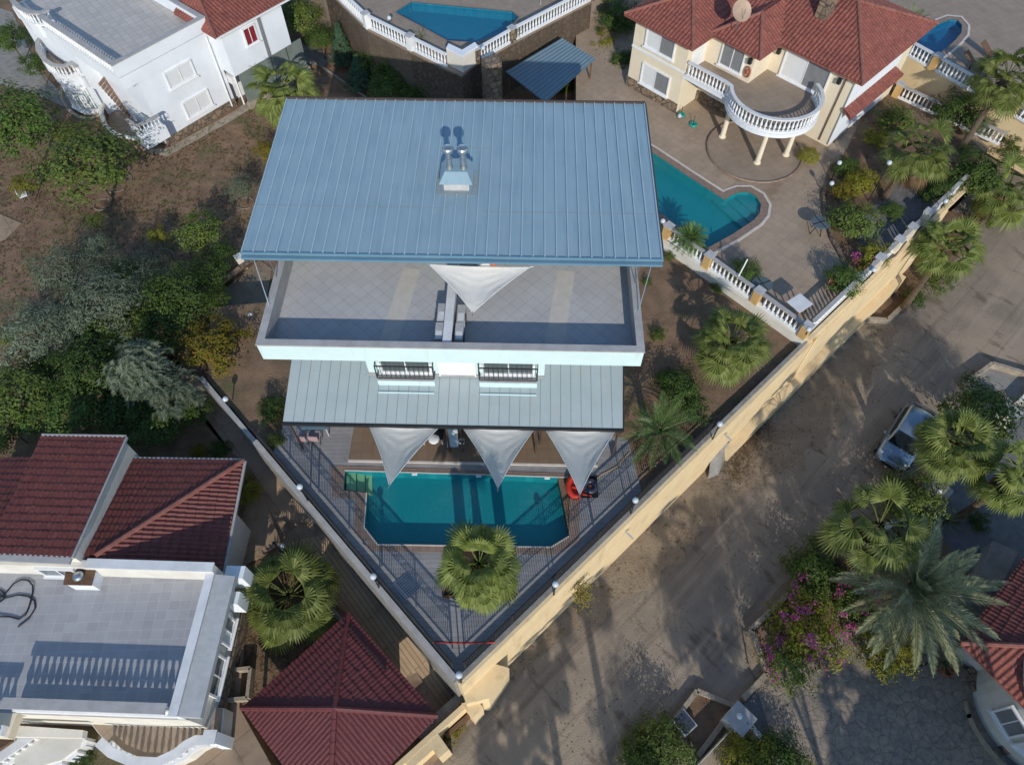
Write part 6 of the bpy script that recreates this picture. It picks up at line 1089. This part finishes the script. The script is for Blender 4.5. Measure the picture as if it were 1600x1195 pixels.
# western garden: (kind, mat, x, y, zc, zg, r, label, seed, sq)
T = [('tree', 'dense', 'leafdark', 24, 190, 1.8, ZW, 2.4, 'dark green leafy tree at the left edge below the white house', 0, .8),
 ('tree', 'round', 'leafmid', 135, 250, 1.2, ZW, 2.7, 'broad olive green tree in front of the curved white wall', 1, .6),
 ('tree', 'open', 'leafautumn', 100, 205, .3, ZW, .9, 'small browning tree left of the broad olive green tree', 2, .7),
 ('shrub_', 'open', 'leafyel', 36, 290, 0, ZW, .8, 'yellow green shrub beside the tipped garden chair', 2, .8),
 ('tree', 'olive', 'leafolv', 375, 292, .8, ZW, .95, 'small grey green tree beside the villa roof edge', 3, .9),
 ('tree', 'round', 'leafmid', 310, 362, .6, ZW, 1.25, 'bright green tree standing alone left of the villa roof', 4, .8),
 ('tree', 'open', 'leafyel', 246, 368, .2, ZW, .62, 'small yellow green sapling left of the bright green tree', 2, .9),
 ('tree', 'olive', 'leafolv', 95, 425, 1.2, ZW, 1.75, 'grey olive tree, northernmost of the olive clump', 3, .8),
 ('tree', 'olive', 'leafolv', 170, 462, 1.5, ZW, 2.2, 'large grey olive tree in the middle of the olive clump', 5, .75),
 ('tree', 'olive', 'leafolv', 48, 520, 1.3, ZW, 2.0, 'grey olive tree at the western end of the olive clump', 5, .75),
 ('tree', 'olive', 'leafolv', 115, 500, 1.0, ZW, 1.6, 'grey olive tree between the large one and the western one', 3, .8),
 ('tree', 'olive', 'leafolv', 228, 412, .6, ZW, 1.1, 'small grey olive by the concrete ring', 5, .9),
 ('tree', 'olive', 'leafolv', 148, 390, 1.0, ZW, 1.15, 'slender grey olive at the top of the clump', 3, 1.),
 ('tree', 'dense', 'leafdark', 275, 462, .9, ZW, 1.7, 'dark green citrus tree below the concrete ring', 0, .7),
 ('tree', 'dense', 'leafdark', 325, 425, .2, ZW, 1.1, 'low dark green tree beside the stone garden wall', 4, .7),
 ('tree', 'round', 'leafdark', 192, 430, .4, ZW, 1.0, 'dark green tree squeezed between the grey olives', 0, .8),
 ('tree', 'weep', 'leafsil', 215, 575, 1.4, ZW, 1.45, 'silvery drooping tree with feathery foliage at the top of the alley', 1, .9),
 ('tree', 'weep', 'leafsil', 268, 612, .6, ZW, 1.25, 'second silvery drooping tree behind the first, shadier', 2, .8),
 ('tree', 'open', 'leafautumn', 335, 535, .5, ZW, 1.7, 'yellow green tree turning golden left of the villa parapet', 6, .6),
 ('tree', 'dense', 'leafdark', 140, 580, .6, ZW, 1.7, 'dark green tree under the olive clump', 0, .7),
 ('tree', 'round', 'leafmid', 30, 610, .8, ZW, 1.7, 'mid green tree at the left edge above the red roofs', 4, .7),
 ('tree', 'dense', 'leafdark', 100, 640, .2, ZW, 1.6, 'dark tree above the upper maroon roof', 6, .6),
 ('tree', 'open', 'leafmid', 15, 520, 0, ZW, .9, 'thin green tree at the left edge beside the western olive', 1, .7),
 ('tree', 'dense', 'leafdark', 10, 665, -.2, ZW, 1.3, 'dark tree at the left edge just above the western roof', 0, .7),
 ('tree', 'dense', 'leafdark', 235, 660, -.6, ZW, 1.4, 'low dark tree in the shade above the hip roof', 4, .6),
 ('tree', 'round', 'leafmid', 465, 25, 1.5, ZW, 1.6, 'olive green tree at the top edge beside the red roof', 4, .7),
 ('tree', 'open', 'leafmid', 420, 8, 1.5, ZW, 1.0, 'thin green tree behind the red tiled wing', 1, .7),
 ('tree', 'conifer', 'leafcon', 533, 70, .4, ZW, 1.25, 'blue green conifer by the path behind the villa', 0, 1.1),
 ('tree', 'conifer', 'leafcon', 560, 110, -.4, ZW, 1.3, 'darker conifer nearest the villa roof', 3, .8),
 ('tree', 'dense', 'leafdark', 610, 130, -.3, ZW, 1.5, 'dark tree against the stone wall, nearest the conifers', 0, .6),
 ('tree', 'round', 'leafmid', 585, 92, .0, ZW, 1.2, 'mid green tree between the conifers and the white balustrade', 4, .8),
 ('tree', 'open', 'leafdark', 702, 148, -.4, ZW, 1.2, 'dark thin tree at the foot of the pointed stone corner', 1, .8),
 ('tree', 'dense', 'leafdark', 500, 60, .4, ZW, 1.1, 'dark green tree between the olive green tree and the conifer', 6, .8),
 ('tree', 'round', 'leafmid', 622, 104, .6, ZW, 1.35, 'leafy green tree in front of the rough stone retaining wall', 4, .9),
 ('tree', 'dense', 'leafdark', 674, 126, .6, ZW, 1.25, 'dark green tree hiding the foot of the pointed stone pier', 0, .9),
 ('tree', 'dense', 'leafdark', 655, 148, -.6, ZW, 1.4, 'dark tree just behind the villa roof edge', 4, .6),
 ('tree', 'open', 'leafautumn', 640, 92, .2, ZW, .95, 'yellowish bush growing against the stone retaining wall', 6, .7),
 ('tree', 'open', 'leafautumn', 418, 235, .0, ZW, .85, 'golden bush squeezed against the villa roof edge', 6, .8),
 ('tree', 'dense', 'leafdark', 15, 60, .5, ZW, 1.3, 'dark tree in the shade west of the white house', 0, .7),
 ('tree', 'round', 'leafdark', 55, 100, -.4, ZW, 1.0, 'small dark tree below the round balcony', 4, .7),
 ('tree', 'round', 'leafmid', 205, 505, .8, ZW, 1.3, 'mid green tree between the silvery tree and the olive clump', 4, .7),
 ('tree', 'dense', 'leafdark', 255, 515, .3, ZW, 1.3, 'dark green tree right of the silvery tree top', 0, .7),
 ('tree', 'round', 'leafmid', 335, 470, -.6, ZW, .8, 'small green tree at the foot of the stone garden wall', 4, .8),
 ('tree', 'dense', 'leafdark', 185, 640, -.4, ZW, 1.6, 'dark shaded tree below the silvery tree', 6, .6),
 ('tree', 'round', 'leafdark', 150, 530, .5, ZW, 1.3, 'dark green tree under the large grey olive', 4, .7),
 ('tree', 'olive', 'leafolv', 255, 440, .4, ZW, 1.0, 'grey olive beside the dark citrus tree', 5, .8),
 ('tree', 'open', 'leafmid', 150, 345, -.6, ZW, .7, 'low thin green shrub below the small concrete ring', 1, .7),
 ('tree', 'open', 'leafdark', 345, 395, -.4, ZW, .9, 'dark thin tree between the bright tree and the white pier', 1, .7),
 ('tree', 'dense', 'leafdark', 300, 640, -.8, ZW, .9, 'dark bush in the shade at the alley edge', 4, .7),
 ('tree', 'round', 'leafdark', 62, 585, .9, ZW, 1.1, 'dark green tree between the western olive and the edge tree', 0, .7)]
for k, kind, m, x, y, zc, zg, r, lab, sd, sq in T:
    tree('yellow_shrub' if k == 'shrub_' else {'olive': 'olive_tree', 'weep': 'weeping_tree', 'conifer': 'conifer'}.get(kind, 'garden_tree'), kind, m, x, y, zc, zg, r, lab, 'tree', GT, sd, sq)
B = [('round', 'leafyel', 310, 706, -2.0, .42, 'small yellow shrub above the hip roof', 2), ('open', 'leafyel', 385, 765, -2.4, .8, 'yellow green bush between the hip roof and the path', 2), ('dense', 'leafdark', 345, 702, -2.2, .5, 'dark low bush on the edge of the path above the hip roof', 0),
 ('dense', 'leafdark', 425, 640, -.4, .7, 'green bush below the villa canopy corner', 0), ('open', 'leafmid', 432, 690, -.4, .6, 'green bush beside the alley wall under the canopy', 1), ('hedge', 'leafyel', 1264, 243, ZP, .68, 'clipped round yellow green shrub beside the round terrace', 0),
 ('dense', 'leafdark', 1165, 423, ZP + .2, .78, 'dark round bush by the pool holding the white pole', 0), ('dense', 'leafdark', 1320, 437, ZP + .1, .95, 'dark green bush in the corner of the patio by the road wall', 4), ('round', 'leafmid', 1335, 345, ZP + .1, 1.25, 'large leafy bush at the edge of the patio bed', 4),
 ('round', 'leafyel', 1345, 285, ZP + .1, .95, 'yellow green bush below the large globe lamp', 2), ('open', 'leafyel', 1366, 395, ZP + .1, .85, 'reddish tipped yellow bush above the patio wall', 6), ('dense', 'leafdark', 1322, 262, ZP + .1, .75, 'dark rounded bush behind the globe lamps', 0),
 ('open', 'leafautumn', 1318, 300, ZP + .1, .8, 'thin brownish shrub between the two globe lamps', 1), ('round', 'leafmid', 1400, 190, ZP + .1, 1.2, 'leafy shrub below the lower balustrade', 4), ('open', 'leafyel', 1370, 215, ZP + .1, .8, 'pale yellow shrub left of the tall fan palm', 6),
 ('dense', 'leafdark', 1395, 330, ZP + .1, .6, 'small dark shrub beside the slate drive', 0), ('dense', 'leafdark', 1500, 175, ZP + .1, 1.5, 'large dark olive bush in front of the ochre wall', 0), ('olive', 'leafolv', 1535, 195, ZP + .1, .9, 'grey olive bush nearest the sunlit ochre wall', 3),
 ('dense', 'leafdark', 1520, 270, ZP - .2, 1.5, 'dark bush at the end of the slate drive', 4), ('round', 'leafmid', 1590, 230, ZP - .5, 1.0, 'green bush below the sunlit ochre wall', 4), ('round', 'leafmid', 1440, 345, ZR + 4.2, .5, 'small bush on the road wall under the palm', 0),
 ('dense', 'leafdark', 1462, 300, ZP, .9, 'dark bush beside the short balustrade', 0), ('round', 'leafmid', 1555, 330, ZR + .5, 1.3, 'bush under the large fan palm at the road bend', 4), ('open', 'leafmid', 1470, 440, ZR + .2, 1.1, 'low green bush below the overhanging fan palm', 1), ('open', 'leafdark', 1430, 465, ZR, .8, 'dark low bush at the kerb of the roadside bed', 1),
 ('open', 'leafmid', 1028, 522, -.5, .5, 'small green bush right of the villa parapet', 1), ('dense', 'leafdark', 1060, 608, -.5, 1.05, 'dark leafy bush right of the canopy', 0), ('open', 'leafdark', 1085, 640, -.5, .9, 'dark bush between the leafy bush and the road wall', 1), ('round', 'leafdark', 1045, 590, -.5, .5, 'small dark bush above the feather palm', 4),
 ('open', 'leafmid', 1120, 450, -.5, .4, 'small sprig by the patio balustrade', 1), ('open', 'leafmid', 1010, 440, -.5, .35, 'tiny green sprig beside the villa parapet', 1), ('open', 'leafmid', 1045, 400, -.5, .4, 'low weeds at the foot of the terrace wall', 1),
 ('round', 'leafmid', 895, 135, -1.5, 1.0, 'leafy banana bush right of the shelter roof', 4), ('dense', 'leafdark', 870, 140, -1.5, .8, 'dark plant in front of the shelter roof', 0), ('round', 'leafyel', 945, 75, -.6, 1.2, 'yellow green bush beside the terrace balustrade end', 4), ('round', 'leafmid', 950, 110, -.9, 1.2, 'green bush between shelter and beige house', 4), ('open', 'leafyel', 945, 150, -.9, 1.0, 'yellow bush touching the villa roof edge', 6), ('dense', 'leafdark', 968, 30, .5, 1.5, 'dark tree in the shade left of the beige house', 0), ('dense', 'leafdark', 975, 95, -.5, .9, 'dark bush at the corner of the beige house', 4),
 ('round', 'leafdark', 1532, 642, ZR + 1.2, 1.75, 'dense dark green tree with round crown behind the leaning palm', 0), ('round', 'leafmid', 1425, 775, ZR + .5, 1.45, 'mid green bush between the two roadside fan palms', 4), ('open', 'leafyel', 1555, 672, ZR, .6, 'yellow bush under the dark round tree', 6), ('open', 'leafautumn', 1345, 850, ZR, .9, 'orange tinted bush at the foot of the roadside palm', 6),
 ('dense', 'leafdark', 1272, 890, ZR, 1.35, 'dense green bush at the corner of the garden wall', 0), ('dense', 'leafyel', 1385, 1016, ZS + .3, 1.15, 'clipped bright yellow hedge below the date palm', 0), ('dense', 'leafmid', 1030, 1165, ZR, 1.3, 'green bush at the bottom edge beside the bare planter', 0), ('round', 'leafmid', 1005, 1185, ZR, .9, 'lower green bush at the bottom edge left of the planter', 4),
 ('dense', 'leafyel', 1165, 1185, ZR, 1.15, 'olive yellow bush behind the pale garden wall', 0), ('dense', 'leafdark', 1215, 1195, ZR, 1.3, 'dark bush at the bottom edge inside the pale wall', 4), ('open', 'leafdark', 1530, 815, ZS, .7, 'low dark plant on the slate garden near the chest', 1), ('open', 'leafdark', 1435, 835, ZS, .7, 'low dark plant on the slate garden near the agave', 1),
 ('open', 'leafautumn', 705, 1135, ZR, .7, 'straggly shrub at the foot of the gate wall', 1), ('open', 'leafdark', 745, 1112, ZR, .35, 'small tuft of weeds below the deck tip', 1), ('open', 'leafautumn', 690, 1160, ZR, .5, 'small dry shrub further down the gate wall', 1), ('open', 'leafyel', 218, 1190, ZL, .6, 'yellow green bush against the curved front balustrade', 1), ('dense', 'leafdark', 130, 1190, ZL, .7, 'dark plants below the bay window', 0),
 ('open', 'leafyel', 440, 95, ZW, .9, 'pale green shrub at the foot of the red tiled wing', 1)]
for kind, m, x, y, zg, r, lab, sd in B: bush('shrub' if 'tree' not in lab else 'garden_tree', kind, m, x, y, zg, r, lab, 'shrub' if 'tree' not in lab else 'tree', 'shrubs around the houses', sd)
# weed growing out of the cream wall
o = un(905, 925, -1.2); t = thing('wall_weed', 'yellowish weed growing out of the cream road wall', 'plant', o); a = MB(); r_ = random.Random(3)
for i in range(420): c = o + V(r_.gauss(0, .22) + .1, r_.gauss(0, .3) , r_.gauss(0, .2)) ; leaf(a, c, V(.3, -1, .8), .05, .09, rng=r_)
part('foliage', a, M['leafautumn'], t); a = MB()
for i in range(7): a.tube([o + V(-.1, .12, -.3), o + V(r_.uniform(-.2, .4), r_.uniform(-.4, .2), r_.uniform(0, .4))], .012, 5)
part('stem', a, M['bark'], t)
# bougainvillea
def bougain(x, y, zg, r, lab, sd, nf=260, m='leafmid'):
    c = un(x, y, zg + r * .7); t = thing('bougainvillea', lab, 'flowering shrub', (c.x, c.y, zg), 'magenta bougainvilleas'); inst('stem', pm('trunk:1', lambda: trunk_mesh(1), 'bark'), t, (0, 0, 0), (0, 0, 0), (r, r, r * .8)); inst('foliage', pm('crown:open%d' % sd, lambda: crown_mesh('open', sd), m), t, (0, 0, r * .7), (0, 0, 0), (r, r, r * .75))
    a = MB(); r_ = random.Random(sd)
    for i in range(nf // 22):
        th = r_.uniform(0, 6.28); k = r_.uniform(.35, 1.1); q = V(c.x, c.y, zg + r * .75) + V(cos(th) * r * k, sin(th) * r * k, r * .72 * sqrt(max(0, 1.2 - k * k)))
        for j in range(r_.randint(5, 22)): leaf(a, q + V(r_.gauss(0, .13), r_.gauss(0, .13), r_.gauss(0, .08)), V(r_.uniform(-.4, .4), r_.uniform(-.6, .2), 1), .09, .11, rng=r_)
    part('flowers', a, M['flower'], t, kind='stuff')
bougain(1262, 985, ZS, 1.75, 'large bougainvillea with magenta flowers on the corner of the stone paving', 11, 330, 'leafyel'); bougain(1235, 1035, ZS, 1.3, 'bougainvillea spilling onto the stone paving, lower half of the clump', 12, 260, 'leafmid'); bougain(1335, 940, ZS, 1.2, 'bougainvillea growing into the date palm fronds', 13, 300, 'leafmid'); bougain(1270, 930, ZS, 1.2, 'bougainvillea joining the green corner bush, few flowers', 12, 120, 'leafmid')
bougain(1425, 860, ZS + .4, .6, 'small magenta bougainvillea above the date palm', 13, 90, 'leafdark'); bougain(1470, 268, ZP, .8, 'small pink flowering shrub on the shady patio bed', 13, 60, 'leafdark'); bougain(1345, 410, ZP, .5, 'dark red flowering shrub at the patio corner', 12, 90, 'leafautumn')
t = thing('terracotta_pot', 'terracotta pot under the small yellowed palm', 'pot', un(1474, 1048, ZS)); part('body', MB().lathe(un(1474, 1048, ZS), [(.2, 0), (.3, .35), (.32, .4), (.26, .4), (.2, .1)], 18), M['terracotta'], t)
# ground litter, stones and tufts in the gardens
def scatter(name, m, poly, z, n, size, kind, seed, h=.1):
    r_ = random.Random(seed); a = MB(); xs = [p.x for p in poly]; ys = [p.y for p in poly]; k = 0; tries = 0
    def inside(x, y):
        c = False; j = len(poly) - 1
        for i in range(len(poly)):
            if (poly[i].y > y) != (poly[j].y > y) and x < (poly[j].x - poly[i].x) * (y - poly[i].y) / (poly[j].y - poly[i].y) + poly[i].x: c = not c
            j = i
        return c
    while k < n and tries < n * 20:
        tries += 1; x = r_.uniform(min(xs), max(xs)); y = r_.uniform(min(ys), max(ys))
        if not inside(x, y): continue
        dn = noise.noise(V(x * .5, y * .5, seed))
        if dn < r_.uniform(-.4, .25): continue
        k += 1; s_ = size * r_.uniform(.4, 1.5); p = V(x, y, z)
        if kind == 'stone': a.lathe(p - V(0, 0, s_ * .2), [(s_ * .6, 0), (s_, s_ * .3), (s_ * .6, s_ * .7), (.001, s_ * .75)], 5)
        else:
            for j in range(5): th = r_.uniform(0, 6.28); e = p + V(cos(th) * s_, sin(th) * s_, h * r_.uniform(.2, 1)); w = V(-sin(th), cos(th), 0) * s_ * .22; a.add([p - w, p + w, e], [(0, 1, 2)])
    solo(name, a, M[m], kind='stuff', loc=V(0, 0, z))
west = un2([(-20, 150), (250, 240), (440, 140), (400, 400), (300, 560), (60, 560), (-20, 560)], ZW); east = un2([(1005, 400), (1040, 385), (1245, 540), (1010, 770), (985, 700)], -.5)
scatter('dry_leaf_litter', 'dry', west, ZW, 5200, .10, 'tuft', 1, .06); scatter('weeds', 'leafmid', west, ZW, 1500, .11, 'tuft', 2); scatter('small_stones', 'pebble', west, ZW, 500, .04, 'stone', 3)
scatter('garden_litter', 'dry', east, 0.02, 2600, .08, 'tuft', 4, .05); scatter('garden_weeds', 'leafdark', east, 0.02, 500, .10, 'tuft', 5); scatter('garden_stones', 'pebble', east, 0, 500, .045, 'stone', 6)
rd = un2([(760, 1080), (1150, 700), (1330, 520), (1500, 400), (1560, 480), (1300, 860), (1150, 1030), (1000, 1190), (800, 1190)], ZR); scatter('road_gravel', 'pebble', rd, ZR, 1800, .03, 'stone', 7)
scatter('verge_litter', 'dry', vg, ZR + .01, 800, .045, 'tuft', 8, .05); scatter('bed_litter', 'dry', pb, -2.5, 1500, .09, 'tuft', 9, .06)
# trees and a house beyond the bottom and right edges: they throw the shade that lies on the road
def shade(px, py, h, kind='palm', r=1.9, lab='', sd=1):
    t_ = un(px, py, ZR); L_ = h / math.tan(EL); x = t_.x + L_ * sin(AZ); y = t_.y - L_ * cos(AZ); z = ZR + h
    zc_ = y * cos(PIT) - (z - HC) * sin(PIT); up_ = y * sin(PIT) + (z - HC) * cos(PIT); qx, qy = 800 + FPX * x / zc_, 597.5 - FPX * up_ / zc_
    if qy < 1195 + r * 42 and qx < 1600 + r * 42: print('shade source in view', lab, round(qx), round(qy))
    if kind == 'palm': palm(qx, qy, z, ZR, r, lab, seed=sd, kind='fanloose')
    else: tree('street_tree', 'open', 'leafdark', qx, qy, z, ZR, r, lab, 'tree', 'trees beyond the bottom edge', 1, 1.1)
offhouse('house', 15.9, -9.1, 8, 7, 6.5, -38, 'beige house with a red hip roof beyond the bottom edge, shading the stone paving')
shade(845, 1000, 8.5, 'palm', 1.9, 'tall fan palm beyond the bottom edge, nearest the gate'); shade(800, 1150, 7.5, 'palm', 1.9, 'fan palm beyond the bottom edge near the gate, shorter', 2); shade(1075, 850, 10.5, 'palm', 2.2, 'very tall fan palm beyond the bottom edge', 3)
shade(1100, 985, 9.5, 'tree', 2.2, 'dense tree beyond the bottom edge, eastern one'); shade(1180, 880, 10.5, 'tree', 2.3, 'tall dense tree beyond the bottom edge'); shade(990, 1150, 7.8, 'tree', 1.8, 'low dense tree beyond the bottom edge')
for k_, (x_, y_, h_, l_) in enumerate(((1290, 640, 13, 'first in the added row of tall shade trees'), (1450, 560, 15, 'eastern tree of the added row of tall shade trees'), (1240, 720, 12, 'western tree of the added row of tall shade trees'))): shade(x_, y_, h_, 'tree', 2.4, l_ + ' beyond the bottom edge')  # unseen tall trees added to deepen the shade across the road
shade(1340, 1130, 7, 'palm', 2.0, 'fan palm beyond the bottom edge below the stone paving', 1); shade(905, 900, 10, 'palm', 1.8, 'fan palm beyond the bottom edge, slim and tall', 1)
